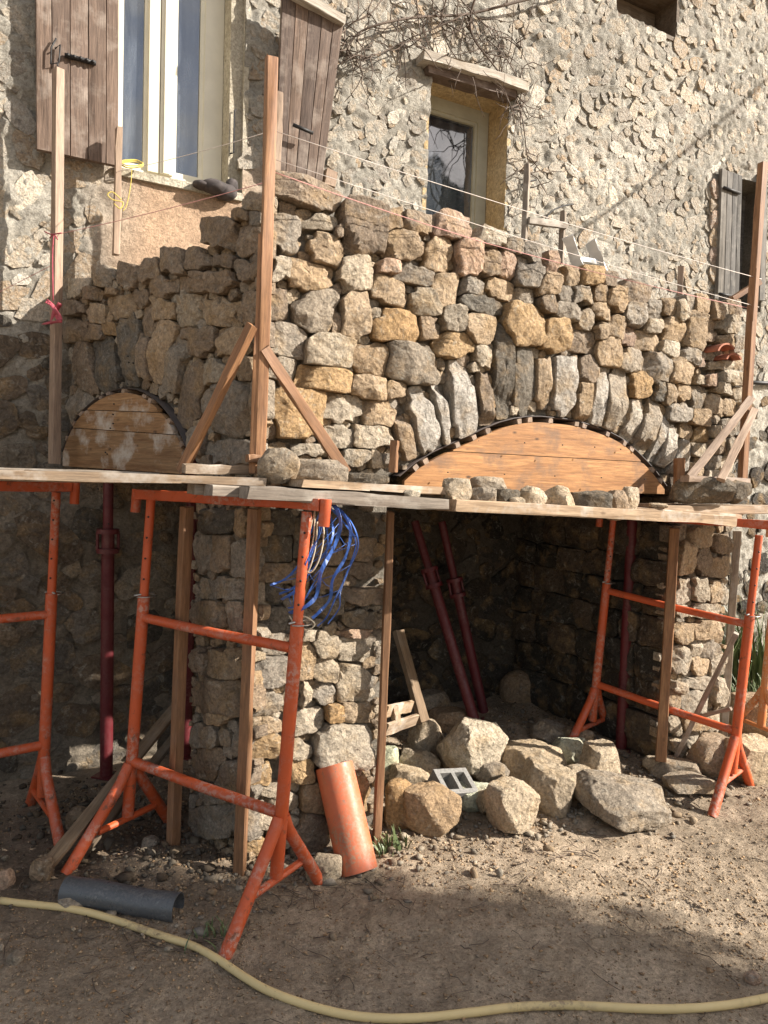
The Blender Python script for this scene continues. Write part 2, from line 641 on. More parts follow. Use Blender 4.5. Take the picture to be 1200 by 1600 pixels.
def rock_front(poly, H, depth, seed, plane, cu, cz, rings=(0, .26, .48, .67, .83, .94, 1.0), rough=1.0):
    """dressed-by-hammer stone: outline poly (local, star shaped), front stands H proud of the mortar"""
    r = np.random.RandomState(seed)
    n = len(poly)
    size = math.sqrt(abs(np.sum(poly[:, 0] * np.roll(poly[:, 1], -1) - poly[:, 1] * np.roll(poly[:, 0], -1)) / 2)) + 1e-6
    P = [(0, 0)]
    for f in rings[1:]:
        for k in range(n):
            P.append(tuple(poly[k] * f))
    P = np.array(P)
    rr = np.concatenate([[0]] + [np.full(n, f) for f in rings[1:]])
    h = H + (P @ r.normal(0, .15, 2))
    a0 = r.rand() * 6.283
    for j in range(r.randint(2, 5)):        # cleft faces
        an = a0 + j * 2.1 + r.normal(0, .6)
        sl = r.uniform(.08, .42)
        off = r.uniform(.0, .40) * size
        d = P @ np.array([math.cos(an), math.sin(an)])
        h = np.minimum(h, H - sl * (d - off))
    for j in range(r.randint(1, 4)):        # knocked-off corners
        an = r.rand() * 6.283
        sl = r.uniform(1.0, 2.8)
        off = r.uniform(.38, .58) * size
        d = P @ np.array([math.cos(an), math.sin(an)])
        h = np.minimum(h, H - sl * (d - off))
    q = np.column_stack([P / max(size, .03) * 2.4, np.full(len(P), seed * .37)])
    h = h + fbm(q, 4, seed % 97, .72) * size * .075 * rough - np.abs(vnoise(q * 2.7 + 4, 3)) * size * .05 * rough
    h = h - (rr > .97) * size * .018
    h = np.maximum(h, H * .30 + .004)
    jig = np.column_stack([fbm(q * 2.2 + 9, 2, 5), fbm(q * 2.2 + 31, 2, 6)]) * size * .028 * rough
    P2 = P + jig * (rr > .01)[:, None]
    back = poly * 0.97
    V = [plane.a * p[0] + np.array([0, 0, 1.0]) * p[1] + plane.n * hh for p, hh in zip(P2, h)]
    V += [plane.a * p[0] + np.array([0, 0, 1.0]) * p[1] - plane.n * depth for p in back]
    fs = []
    for k in range(n):
        fs.append((0, 1 + k, 1 + (k + 1) % n))
    nr = len(rings) - 1
    for i in range(nr):
        o0 = 1 + i * n
        o1 = 1 + (i + 1) * n
        for k in range(n):
            k2 = (k + 1) % n
            fs.append((o0 + k, o1 + k, o1 + k2, o0 + k2))
    V = np.array(V)
    # outward winding
    if np.dot(np.cross(V[fs[0][1]] - V[fs[0][0]], V[fs[0][2]] - V[fs[0][0]]), plane.n) < 0:
        fs = [f[::-1] for f in fs]
    return V, fs


def pack(stones, plane, cell=.004, lim=1.13, joint=.006, nang=34, warp=.12, tilt=.075, cut=.42, block=None, kinds=None):
    """stones: list of (cu, cz, A(2x2 half axes)). Returns star-shaped local outlines that fit against their neighbours."""
    cs = np.array([[s[0], s[1]] for s in stones])
    ext = max(np.abs(s[2]).sum(1).max() for s in stones) + .03
    lo = cs.min(0) - ext
    hi = cs.max(0) + ext
    nx, nz = int((hi[0] - lo[0]) / cell) + 2, int((hi[1] - lo[1]) / cell) + 2
    best = np.full((nx, nz), lim)
    lab = np.full((nx, nz), -1, int)
    for i, (cu, cz, A) in enumerate(stones):
        slab = kinds is not None and kinds[i] == 'voussoir'
        e = np.abs(A).sum(1) * 1.35 + cell * 2
        i0, i1 = int((cu - e[0] - lo[0]) / cell), int((cu + e[0] - lo[0]) / cell) + 1
        j0, j1 = int((cz - e[1] - lo[1]) / cell), int((cz + e[1] - lo[1]) / cell) + 1
        i0, j0 = max(i0, 0), max(j0, 0)
        i1, j1 = min(i1, nx - 1), min(j1, nz - 1)
        if i1 <= i0 or j1 <= j0:
            continue
        gx, gz = np.meshgrid(lo[0] + np.arange(i0, i1) * cell - cu, lo[1] + np.arange(j0, j1) * cell - cz, indexing='ij')
        L = np.linalg.inv(A) @ np.vstack([gx.ravel(), gz.ravel()])
        q = np.column_stack([L[0] * 1.3 + i * 3.1, L[1] * 1.3, np.full(L.shape[1], i * 1.7)])
        ra = np.random.RandomState(i * 7 + len(stones))
        d = np.full(L.shape[1], -9.0)
        for (nx0, nz0) in ((1, 0), (-1, 0), (0, 1), (0, -1)):
            a2 = math.atan2(nz0, nx0) + ra.normal(0, .035 if slab else tilt)
            d = np.maximum(d, (L[0] * math.cos(a2) + L[1] * math.sin(a2)) / ra.uniform(.90, 1.04))
        for (sx, sz) in ((1, 1), (-1, 1), (1, -1), (-1, -1)):
            if ra.rand() < (.25 if slab else cut):
                a2 = math.atan2(sz, sx) + ra.normal(0, .3)
                d = np.maximum(d, (L[0] * math.cos(a2) + L[1] * math.sin(a2)) / ra.uniform(1.0, 1.3))
        d = d + (.028 if slab else warp) * fbm(q, 3, 11)
        d = d.reshape(gx.shape)
        sub = best[i0:i1, j0:j1]
        m_ = d < sub
        sub[m_] = d[m_]
        lab[i0:i1, j0:j1][m_] = i
    out = []
    for i, (cu, cz, A) in enumerate(stones):
        poly = []
        mx = np.abs(A).sum(1).max() * 1.5
        steps = np.arange(0, mx, cell * .7)
        la, lb = np.linalg.norm(A[:, 0]), np.linalg.norm(A[:, 1])
        for k in range(nang):
            an = 2 * math.pi * (k + .37) / nang
            # even spacing along an elongated outline
            d = A @ np.array([math.cos(an), math.sin(an)])
            d = d / np.linalg.norm(d)
            ix = np.clip(((cu + d[0] * steps - lo[0]) / cell).astype(int), 0, nx - 1)
            iz = np.clip(((cz + d[1] * steps - lo[1]) / cell).astype(int), 0, nz - 1)
            ok = lab[ix, iz] == i
            if block is not None:
                ok &= ~block(cu + d[0] * steps, cz + d[1] * steps)
            bad = np.where(~ok)[0]
            r_ = steps[bad[0]] if len(bad) else mx
            poly.append(d * max(r_ - joint, .006))
        poly = np.array(poly)
        rr = np.linalg.norm(poly, axis=1)
        sm = (rr + .06 * np.roll(rr, 1) + .06 * np.roll(rr, -1)) / 1.12
        sm = np.minimum(sm, rr * 1.08)
        poly = poly * (sm / rr)[:, None]
        out.append(poly)
    return out


def px_stone(plane, x, y, w, h, rot=0.0):
    c = plane.px(x, y)
    cr, sr = math.cos(rad(rot)), math.sin(rad(rot))
    e1 = plane.px(x + cr * w / 2, y + sr * w / 2) - c
    e2 = plane.px(x - sr * h / 2, y + cr * h / 2) - c
    return (c[0], c[1], np.column_stack([e1, e2]))


def tone_col(tn, r):
    c = np.array(TONES[tn]) * r.uniform(.82, 1.18)
    return np.clip(c * (1 + np.clip(r.normal(.005, .025), -.02, .06) * np.array([.8, 0, -1.2])) * np.array([1.16, 1.10, 1.03]), .03, .80)

# =================================================================== STONE TABLES (photo survey: x, y, width, height, tilt, tone)
F_STONES = [
 (480,300,112,44,14,'b'),(445,365,44,62,6,'g'),(500,347,50,24,5,'p'),(512,390,56,54,8,'o'),(528,365,12,26,0,'b'),(570,360,66,80,4,'b'),
 (436,420,30,36,0,'p'),(488,431,66,48,14,'o'),(555,428,52,58,0,'p'),(606,418,36,22,5,'r'),(615,345,26,38,0,'b'),(653,350,54,34,10,'b'),
 (708,353,52,40,14,'r'),(766,372,42,28,14,'p'),(630,382,56,52,12,'o'),(686,397,40,56,4,'o'),(733,403,40,56,4,'r'),(765,412,28,40,4,'b'),
 (792,415,26,42,4,'r'),(647,430,58,30,15,'g'),(694,455,42,48,6,'o'),(738,448,34,28,5,'g'),(784,452,44,28,12,'o'),(752,478,58,28,14,'d'),
 (610,457,62,42,14,'o'),(664,473,50,48,12,'p'),(709,497,34,44,8,'p'),(618,511,74,50,4,'y'),(668,512,28,38,0,'b'),(751,514,48,46,4,'o'),
 (711,541,58,40,8,'y'),(756,557,22,36,0,'p'),(742,573,14,16,0,'p'),(637,567,76,64,4,'g'),(580,562,56,54,8,'o'),(615,610,34,30,0,'o'),
 (433,477,34,48,0,'b'),(492,488,64,64,2,'g'),(525,500,16,40,0,'b'),(557,494,50,74,-2,'o'),(588,489,20,20,0,'p'),(448,531,60,52,8,'g'),
 (514,548,74,50,6,'p'),(440,577,48,36,10,'g'),(507,592,90,38,6,'y'),(577,604,54,40,10,'o'),(458,647,92,76,4,'y'),(422,668,24,38,0,'b'),
 (537,637,62,46,0,'p'),(595,645,52,40,4,'o'),(529,683,46,38,0,'p'),(580,683,62,34,2,'p'),(554,716,44,26,0,'p'),(586,718,22,28,0,'p'),
 (486,704,60,20,2,'p'),(432,712,46,40,0,'g'),
 (803,385,32,24,8,'g'),(834,395,28,32,5,'g'),(826,430,40,40,8,'g'),(855,446,32,38,8,'o'),(866,410,18,36,5,'r'),(893,432,24,30,5,'o'),
 (921,432,34,28,3,'y'),(952,436,28,24,5,'b'),(824,463,38,28,4,'g'),(853,475,24,28,0,'b'),(882,461,28,26,5,'g'),(909,463,30,28,4,'g'),
 (938,460,22,28,5,'b'),(961,468,34,38,8,'o'),(820,506,62,64,4,'y'),(888,487,38,26,14,'g'),(916,502,26,34,8,'g'),(868,525,42,52,2,'y'),
 (938,518,20,30,5,'o'),(940,487,32,26,24,'o'),(963,512,32,34,20,'o'),(910,533,44,36,10,'b'),(950,551,44,46,14,'o'),(996,458,40,34,24,'b'),
 (993,492,40,38,6,'g'),(1027,484,26,32,8,'g'),(1050,479,18,28,0,'o'),(1066,489,16,42,2,'p'),(1078,472,15,26,0,'g'),(1024,510,26,24,0,'p'),
 (1053,515,34,38,8,'o'),(1090,518,32,64,4,'o'),(984,525,24,34,5,'r'),(1014,536,40,30,14,'o'),(1045,545,28,26,10,'p'),(1077,558,28,28,8,'g'),
 (1095,562,15,22,0,'r'),(988,562,30,38,10,'g'),(1028,573,44,52,12,'g'),(1064,579,36,48,10,'o'),(1100,478,24,34,8,'o'),(1121,486,16,34,2,'o'),
 (1135,482,12,22,0,'p'),(1151,482,26,26,5,'b'),(1110,509,22,22,14,'b'),(1141,507,36,28,5,'p'),(1110,527,18,14,0,'b'),(1131,534,22,20,0,'o'),
 (1153,538,18,24,0,'g'),(1131,572,38,14,3,'p'),(1137,588,30,20,3,'p'),(1157,568,18,22,0,'g'),(1158,592,18,20,0,'p'),(1004,601,34,40,4,'y'),
 (1046,616,20,34,0,'o'),(1031,612,14,34,4,'d'),(1068,614,26,28,5,'o'),(1094,622,24,34,0,'g'),(1117,632,28,32,4,'o'),(1140,637,24,28,4,'o'),(1132,608,34,20,3,'p'),
 (1107,596,16,18,0,'r'),(1092,594,14,14,0,'p'),(1158,615,16,20,0,'p'),(1061,645,34,30,6,'g'),(1094,653,30,28,0,'o'),(1117,655,20,16,0,'g'),
 (1076,674,20,26,14,'o'),(1096,679,26,24,0,'y'),(1115,675,16,18,0,'p'),(1140,668,26,26,0,'g'),(1159,650,14,40,0,'p'),(1118,698,24,24,0,'b'),
 (1142,698,24,28,4,'g'),(1092,705,26,24,4,'p'),(1112,723,26,22,0,'g'),(1138,726,24,24,4,'p'),(1158,700,12,40,0,'g'),(1089,733,22,24,0,'o'),
 (1112,746,26,20,0,'p'),(1138,750,24,20,0,'g'),(1086,757,24,18,0,'g'),(600,718,14,26,0,'g'),
]
# voussoirs: head x,y ; foot x,y ; width ; tone
F_VOUS = [(624,652,642,718,22,'b'),(646,606,680,706,36,'s'),(680,598,704,694,15,'s'),(716,566,730,682,36,'s'),(752,582,764,664,22,'b'),(786,508,790,656,25,'d'),
 (822,542,822,650,34,'d'),(851,556,848,640,19,'o'),(884,556,881,650,34,'s'),(912,600,910,658,20,'o'),(921,556,919,598,26,'b'),(947,574,931,664,17,'s'),
 (970,578,956,674,28,'g'),(1001,622,982,690,20,'s'),(1027,626,1002,706,25,'g'),(1045,652,1022,718,12,'s'),(1054,668,1038,730,17,'s'),(1074,690,1056,744,24,'s')]
L_STONES = [
 (391,314,34,32,0,'g'),(370,334,28,20,0,'b'),(338,364,54,48,0,'b'),(383,372,48,52,0,'b'),(344,407,34,22,0,'b'),(303,404,38,36,0,'b'),(264,408,40,38,0,'b'),
 (378,422,40,36,0,'b'),(318,441,92,34,-2,'b'),(245,447,46,34,0,'b'),(285,487,40,56,0,'p'),(338,485,54,48,0,'o'),(385,480,28,54,0,'b'),(250,483,42,34,0,'o'),
 (308,533,46,46,0,'b'),(356,535,52,48,0,'o'),(333,580,42,38,0,'p'),(381,575,26,38,0,'o'),(355,640,66,84,0,'g'),(350,707,84,40,0,'g'),(318,628,24,38,0,'g'),
 (222,500,18,60,0,'b'),(112,516,46,36,0,'b'),(144,490,32,32,0,'o'),(181,478,44,42,0,'o'),(167,513,28,20,0,'y'),(142,520,26,26,0,'b'),(110,481,36,22,0,'b'),
 (136,458,30,20,0,'b'),(113,449,46,28,-4,'w'),(155,432,32,32,0,'g'),(194,431,38,40,0,'b'),(230,422,34,38,0,'b'),(214,466,22,30,0,'b'),(170,455,28,14,0,'b'),
 (120,640,36,70,0,'g'),(104,690,22,60,0,'g'),(300,690,22,60,8,'g'),
 (393,340,18,26,0,'g'),(400,440,12,30,0,'b'),(398,520,14,40,0,'b'),(398,620,14,60,0,'g'),
 # pier under the springing
 (332,815,64,40,0,'d'),(377,819,28,44,0,'o'),(313,868,34,62,0,'g'),(344,866,32,56,0,'b'),(374,875,30,66,0,'g'),(343,920,86,36,2,'g'),(324,962,64,46,2,'b'),
 (369,965,30,50,0,'g'),(308,1035,24,40,0,'b'),(352,1041,60,50,0,'o'),(338,1090,86,62,4,'b'),(338,1124,36,24,8,'o'),(311,1152,50,38,0,'g'),(345,1155,22,36,0,'g'),
 (369,1160,28,42,0,'g'),(318,1197,54,50,0,'b'),(356,1222,52,58,0,'b'),(328,1285,84,54,0,'g'),(303,1335,42,42,0,'b'),(350,1355,46,50,0,'o'),(330,1245,60,28,0,'g'),
 (372,1290,30,60,0,'g'),(320,1375,40,26,0,'b'),(383,930,14,40,0,'g'),(384,1080,14,60,0,'b'),
]
L_VOUS = [(280,530,257,614,30,'g'),(254,500,236,598,36,'o'),(307,566,278,664,42,'b'),(196,492,197,602,30,'d'),(148,526,168,608,40,'d'),(124,536,136,616,30,'b'),(222,520,218,596,20,'b')]
P_STONES = [   # front face of the corner pier
 (433,818,58,40,2,'d'),(432,857,58,46,2,'d'),(427,895,56,32,2,'b'),(424,927,52,30,2,'d'),(425,970,52,38,2,'d'),(505,820,52,38,2,'d'),(510,862,48,38,2,'b'),
 (515,905,46,36,2,'b'),(510,945,52,30,2,'d'),(560,818,50,40,2,'d'),(565,860,48,36,2,'b'),(560,893,48,26,2,'b'),(568,932,62,26,0,'b'),(470,840,26,60,0,'d'),(470,910,26,60,0,'b'),
 (568,968,54,30,2,'d'),(555,991,58,14,2,'r'),(483,994,24,18,0,'p'),(508,1008,44,40,6,'p'),(555,1017,56,38,6,'p'),(474,1035,36,58,6,'o'),(508,1048,44,34,8,'p'),
 (508,1086,40,36,6,'g'),(552,1072,52,58,4,'p'),(478,1085,14,44,2,'p'),(557,1113,44,32,2,'o'),(522,1115,26,28,2,'y'),(483,1128,56,40,-6,'p'),(532,1165,86,70,0,'p'),
 (465,1172,42,32,-8,'p'),(419,1053,52,50,6,'g'),(417,1098,52,46,4,'g'),(418,1135,44,28,0,'o'),(413,1167,54,36,-6,'y'),(468,1203,42,44,-4,'y'),(404,1215,40,36,-8,'y'),
 (420,1236,34,18,0,'p'),(440,1252,62,30,-4,'p'),(405,1276,48,34,0,'p'),(397,1302,30,18,0,'p'),(458,1284,26,18,6,'p'),(398,1324,38,26,0,'y'),(485,1306,62,70,0,'b'),
 (492,1246,54,48,0,'o'),(561,1238,36,60,2,'y'),(515,1290,14,34,0,'p'),(500,1356,54,34,4,'p'),(452,1362,40,42,0,'p'),(405,1366,44,34,0,'p'),(540,1285,34,40,0,'g'),(560,1320,40,46,0,'p'),
 (440,1310,40,34,0,'p'),(540,1205,44,14,0,'g'),(545,1350,30,26,0,'b'),(425,1008,46,34,4,'g'),
]
Q_STONES = [   # front face of the right end pier
 (1069,870,28,52,0,'o'),(1094,840,40,36,2,'o'),(1100,878,28,44,2,'b'),(1130,850,30,30,2,'b'),(1124,887,28,32,2,'o'),(1065,925,22,40,0,'p'),(1090,921,26,36,0,'p'),
 (1112,925,16,32,0,'o'),(1127,926,12,38,0,'p'),(1062,955,22,20,0,'p'),(1100,955,46,22,2,'p'),(1065,990,32,34,0,'o'),(1099,986,34,30,0,'o'),(1088,1013,22,26,0,'p'),
 (1109,1015,28,36,2,'g'),(1066,1031,32,46,2,'p'),(1094,1042,28,30,0,'o'),(1087,1067,38,20,2,'p'),(1089,1096,44,32,2,'p'),(1054,1098,18,38,0,'o'),(1121,1082,18,44,0,'p'),
 (1082,1158,28,26,0,'p'),(1054,1135,20,26,0,'p'),(1085,1128,40,26,0,'o'),(1115,1130,22,34,0,'p'),(1060,1168,22,26,0,'p'),(1112,1166,26,24,0,'g'),(1122,990,16,40,0,'o'),
 (1122,1040,18,36,0,'p'),(1060,1075,20,20,0,'p'),(1060,835,26,26,0,'b'),
]

# arch curves (outer line of the laths), left to right
A_BIG = [(628,745),(652,724),(680,707),(708,694),(735,682),(760,670),(785,660),(808,654),(830,651),(850,651),(868,653),(888,655),(905,658),(922,663),(940,669),(958,676),(975,685),(988,695),(1000,706),(1016,722),(1030,738),(1046,760)]
A_LEFT = [(95,706),(102,685),(110,667),(119,652),(130,639),(142,628),(155,619),(170,612),(184,608),(197,607),(210,609),(224,614),(236,622),(248,632),(258,644),(267,656),(275,670),(283,686),(290,704)]
BIG = np.array([PF.px(*p) for p in A_BIG])
LEFT = np.array([PLw.px(*p) for p in A_LEFT])[::-1]     # s grows away from the corner
OX0, OX1 = 1.555, 3.30          # jambs of the front opening
LS0 = float(PLw.px(292, 900)[0])  # jamb of the left opening
LS1 = LLEN


def arch_block(curve, x0, x1):
    xs, zs = curve[:, 0], curve[:, 1]

    def f(u, z):
        top = np.interp(u, xs, zs)
        return (u > x0) & (u < x1) & (z < top + .006)
    return f


blkF = arch_block(BIG, OX0, OX1)
blkL = arch_block(LEFT, LS0, LS1)


# =================================================================== GROUND
def axis_lines(a, b, d, far):
    lines = list(np.arange(a, b, d))
    s, x = d, b
    while x < far:
        lines.append(x)
        s *= 1.5
        x += s
    s, x = d, a - d
    pre = []
    while x > -far:
        pre.append(x)
        s *= 1.5
        x -= s
    return np.array(pre[::-1] + lines)


def ground_z(x, y):
    p = np.column_stack([x, y, np.zeros_like(x)])
    z = fbm(p * 1.1, 3, 3) * .022 + fbm(p * 5, 3, 4) * .010 + fbm(p * 22, 2, 5) * .005 + np.maximum(fbm(p * 34, 2, 6), -.1) * .008
    near = np.exp(-((x - 2) ** 2 + (y - 2.5) ** 2) / 60)
    z = z * near
    inside = 1 / (1 + np.exp(-(y - 3.05) * 9))
    inside *= 1 / (1 + np.exp(-(x - 1.35) * 9)) / (1 + np.exp((x - 3.5) * 9))
    z = z + inside * (.07 + fbm(p * 3.5, 3, 8) * .05)
    lf = np.exp(-(((x - .55) / .35) ** 2 + ((y - 3.0) / .3) ** 2))       # loose soil by the pier
    z = z + lf * (.03 + .05 * np.maximum(fbm(p * 8, 3, 12), -.3))
    return z


def gz(x, y):
    return float(ground_z(np.array([float(x)]), np.array([float(y)]))[0])


gx, gy = axis_lines(-1.0, 4.9, .0125, 90), axis_lines(.9, 4.2, .0125, 90)
X, Yg = np.meshgrid(gx, gy, indexing='ij')
gv = np.column_stack([X.ravel(), Yg.ravel(), ground_z(X.ravel(), Yg.ravel())])
nx_, ny_ = len(gx), len(gy)
ii, jj = np.meshgrid(np.arange(nx_ - 1), np.arange(ny_ - 1), indexing='ij')
a_ = (ii * ny_ + jj).ravel()
gf = np.column_stack([a_, a_ + ny_, a_ + ny_ + 1, a_ + 1])
pp = np.column_stack([gv[:, 0], gv[:, 1], np.zeros(len(gv))])
gc = np.clip(1.0 + .32 * fbm(pp * 1.7, 4, 21) + .16 * fbm(pp * 9, 3, 22), .5, 1.5)[:, None] * np.ones(3)
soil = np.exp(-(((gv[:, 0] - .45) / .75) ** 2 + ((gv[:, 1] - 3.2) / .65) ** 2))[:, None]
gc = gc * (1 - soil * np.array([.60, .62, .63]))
ground = link('ground', mesh(gv, gf, True, None, gc), M_EARTH)
ground['kind'] = 'structure'


# =================================================================== HOUSE
house = thing('house', 'old rubble stone house wall with brown shutters, small casement and bare vine', 'house', (0.3, YH, 0))
# openings in the wall plane (x0, x1, z0, z1)
w1r = PH.px(378, 290)
w1l = PH.px(178, 250)
W1 = (w1l[0], w1r[0], PH.px(270, 281)[1], 4.75)
w2l, w2r = PH.px(669, 240), PH.px(792, 240)
W2 = (w2l[0], w2r[0], PH.px(735, 372)[1], PH.px(690, 121)[1])
w3l, w3r = PH.px(1121, 360), PH.px(1196, 360)
W3 = (w3l[0], w3r[0], PH.px(1140, 478)[1], PH.px(1150, 276)[1])
nl, nr_ = PH.px(962, 20), PH.px(1058, 20)
NI = (nl[0], nr_[0], PH.px(1010, 38)[1], PH.px(1010, -25)[1])
HOLES = [W1, W2, W3, NI]


def in_holes(u, z, m=0.0):
    r = np.zeros(np.shape(u), bool)
    for (a, b, c, d) in HOLES:
        r |= (u > a - m) & (u < b + m) & (z > c - m) & (z < d + m)
    return r


def lines(a, b, d, keys):
    l = np.arange(a, b + d, d)
    for k in keys:
        l[np.argmin(np.abs(l - k))] = k
    return l


hx = lines(-1.4, 7.6, .017, [h[0] for h in HOLES] + [h[1] for h in HOLES])
hz = lines(-.3, 6.8, .017, [h[2] for h in HOLES] + [h[3] for h in HOLES])
HX, HZ = np.meshgrid(hx, hz, indexing='ij')


def plaster_mask(u, z):
    """smooth pinkish render below the big window"""
    e = fbm(np.column_stack([u * 5, z * 5, np.zeros_like(u)]), 3, 41) * .12
    c = PH.px(285, 330)
    return np.clip(1.6 - np.maximum(np.abs(u - c[0] - .02) / .40, np.abs(z - c[1] + .10) / .40) * 1.2 + e * 2, 0, 1)


def house_bulge(u, z):
    p = np.column_stack([u, z, np.zeros_like(u)])
    a = fbm(p * 3.2, 3, 51) * .022 + fbm(p * 12, 3, 52, .6) * .012 - np.abs(fbm(p * 17, 2, 53)) * .024 + fbm(p * 30, 2, 54) * .011 + .008
    pm = plaster_mask(u, z)
    flat = fbm(p * 4, 3, 55) * .008 + fbm(p * 20, 2, 56) * .003 + .012
    return a * (1 - pm) + flat * pm


hu, hzz = HX.ravel(), HZ.ravel()
hb = house_bulge(hu, hzz)
hv = np.column_stack([hu, YH - hb, hzz])
n1_, n2_ = len(hx), len(hz)
ii, jj = np.meshgrid(np.arange(n1_ - 1), np.arange(n2_ - 1), indexing='ij')
mu, mz = (hx[ii] + hx[ii + 1]) / 2, (hz[jj] + hz[jj + 1]) / 2
keep = ~in_holes(mu, mz)
a_ = (ii * n2_ + jj)[keep]
hf = np.column_stack([a_, a_ + n2_, a_ + n2_ + 1, a_ + 1])
p3 = np.column_stack([hu, hzz, np.zeros_like(hu)])
base = np.clip(1 + .30 * fbm(p3 * 1.3, 3, 61) + .16 * fbm(p3 * np.array([7, .9, 1]), 3, 63) + .15 * fbm(p3 * 7, 3, 62), .55, 1.4)
hc = base[:, None] * np.ones(3)
pm = plaster_mask(hu, hzz)[:, None]
hc = hc * (1 - pm) + pm * np.array([1.42, 1.06, .84]) * (1 + .12 * fbm(p3 * 6, 3, 66))[:, None]
low = (1 / (1 + np.exp((hzz - 2.0) * 5)))[:, None]      # the lower storey is tinted browner and darker
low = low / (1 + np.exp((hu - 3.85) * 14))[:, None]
ins = 1 / (1 + np.exp(-(hu - 1.1) * 8))[:, None]  # under the terrace its shade is also put into the wall colour
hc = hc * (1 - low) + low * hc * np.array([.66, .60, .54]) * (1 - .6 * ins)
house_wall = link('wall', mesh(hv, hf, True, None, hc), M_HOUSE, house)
for hi_, (a, b, c, d) in enumerate(HOLES):
    y0, y1 = YH + .004, YH + .36
    back = MB()
    for (xa_, xb_, za2, zb2) in ((a - .03, a, c - .03, d + .03), (b, b + .03, c - .03, d + .03), (a, b, c - .03, c), (a, b, d, d + .03)):
        back.add(*box_geo(xa_, xb_, y0, y1, za2, zb2))
    back.build('reveal', (M_JAMB, M_REVEAL, M_MORTAR, M_OLDBROWN)[hi_], house_wall, smooth=False)
bd = MB()
bd.add(*box_geo(-1.38, 7.58, YH + .37, YH + 6, -.2, 6.78))
bd.build('house_core', M_ROOM, house, smooth=False)

# stones bedded in the house wall
hs = []
tries = 0
occupied = []
cellg = {}


def free(u, z, r):
    k = (int(u / .3), int(z / .3))
    for a in (-1, 0, 1):
        for b in (-1, 0, 1):
            for (x_, z_, r_) in cellg.get((k[0] + a, k[1] + b), ()):
                if (x_ - u) ** 2 + (z_ - z) ** 2 < ((r + r_) * 1.06) ** 2:
                    return False
    return True


rs = np.random.RandomState(5)
for it in range(26000):
    u, z = rs.uniform(-1.0, 7.2), rs.uniform(-.02, 6.6)
    # only what could be seen: the left lower storey, under the arch, and above the terrace
    if z < 1.9 and 3.3 < u < 3.75:
        continue
    if z < 2.5 and u > 3.75 and rs.rand() > .12:
        continue
    low = z < 2.35
    if low:
        r = rs.uniform(.045, .115) if it < 9000 else rs.uniform(.03, .05)
    else:
        r = rs.uniform(.022, .062) if it < 9000 else rs.uniform(.014, .030)
        if u < .7:
            r *= 1.5
    e = 1.0 + .8 * rs.rand()
    if any(a - r * .9 - .012 < u < b_ + r * .9 + .012 and c - r * .9 - .012 < z < d + r * .9 + .012 for a, b_, c, d in HOLES):
        continue
    if .40 < u < 1.45 and 2.5 < z < 3.6 and plaster_mask(np.array([u]), np.array([z]))[0] > .25:
        continue
    if z > 6.2 or not free(u, z, r):
        continue
    k = (int(u / .3), int(z / .3))
    cellg.setdefault(k, []).append((u, z, r))
    an = rs.normal(0, .5) if low else rs.uniform(-1.3, 1.3)
    ca, sa = math.cos(an), math.sin(an)
    A = np.array([[ca * r * e, -sa * r / e ** .5], [sa * r * e, ca * r / e ** .5]])
    hs.append((u, z, A, r))
hpoly = pack([(s[0], s[1], s[2]) for s in hs], PH, cell=.006, lim=1.04, joint=.0, nang=16, warp=.28, tilt=.3, cut=.9)


def seen_size(u, y, z, r):
    v = np.array([u, y, z]) - CAM
    d = v @ fw
    if d < .3:
        return 0
    x, yy = 600 + FPX * (v @ RT) / d, 800 - FPX * (v @ UP) / d
    if x < -15 or x > 1215 or yy < -15 or yy > 1300:
        return r * .01
    if 400 < x < 1165 and 475 < yy < 815:
        return r * .01
    if 100 < x < 400 and 450 < yy < 740:
        return r * .01
    return r * FPX / d


hbul = house_bulge(np.array([h[0] for h in hs]), np.array([h[1] for h in hs]))
base_at = lambda u, z: float(np.clip(1 + .30 * fbm(np.array([[u, z, 0]]) * 1.3, 3, 61)[0], .6, 1.4))
order = sorted(range(len(hs)), key=lambda i: -seen_size(hs[i][0], YH, hs[i][1], hs[i][3]))
rest, rest_low = MB(), MB()
cnt = 0
for rank, i in enumerate(order):
    u, z, A, r = hs[i]
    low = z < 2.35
    H = (rs.uniform(-.005, .011) if not low else rs.uniform(.012, .036)) + hbul[i]
    tn = rs.choice(list('ppppwgo') if not low else list('bbggodp'))
    V, f = rock_front(hpoly[i], H, .03, 1000 + i, PH, u, z, rings=(0, .35, .68, 1.0), rough=1.5)
    if len(hpoly[i]) and np.linalg.norm(hpoly[i], axis=1).mean() < .012:
        continue
    c = tone_col(tn, rs) * (np.array([1.06, 1.08, 1.12]) * base_at(u, z) if not low else (.55 if u < 1.2 else .20))  # low stones toned down; under the terrace, shade is put into the colour
    if cnt < 300:
        me = mesh(V, f, True, 38, np.tile(c, (len(V), 1)))
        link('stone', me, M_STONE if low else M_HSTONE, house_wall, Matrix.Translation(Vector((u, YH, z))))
        cnt += 1
    else:
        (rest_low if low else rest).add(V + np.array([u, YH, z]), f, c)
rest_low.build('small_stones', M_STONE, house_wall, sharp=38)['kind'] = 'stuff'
o = rest.build('small_stones', M_HSTONE, house_wall, sharp=38)
o['kind'] = 'stuff'


def bilin(c, s, t):
    """corners TL, TR, BR, BL ; s across, t down"""
    return (c[0] * (1 - s) + c[1] * s) * (1 - t) + (c[3] * (1 - s) + c[2] * s) * t


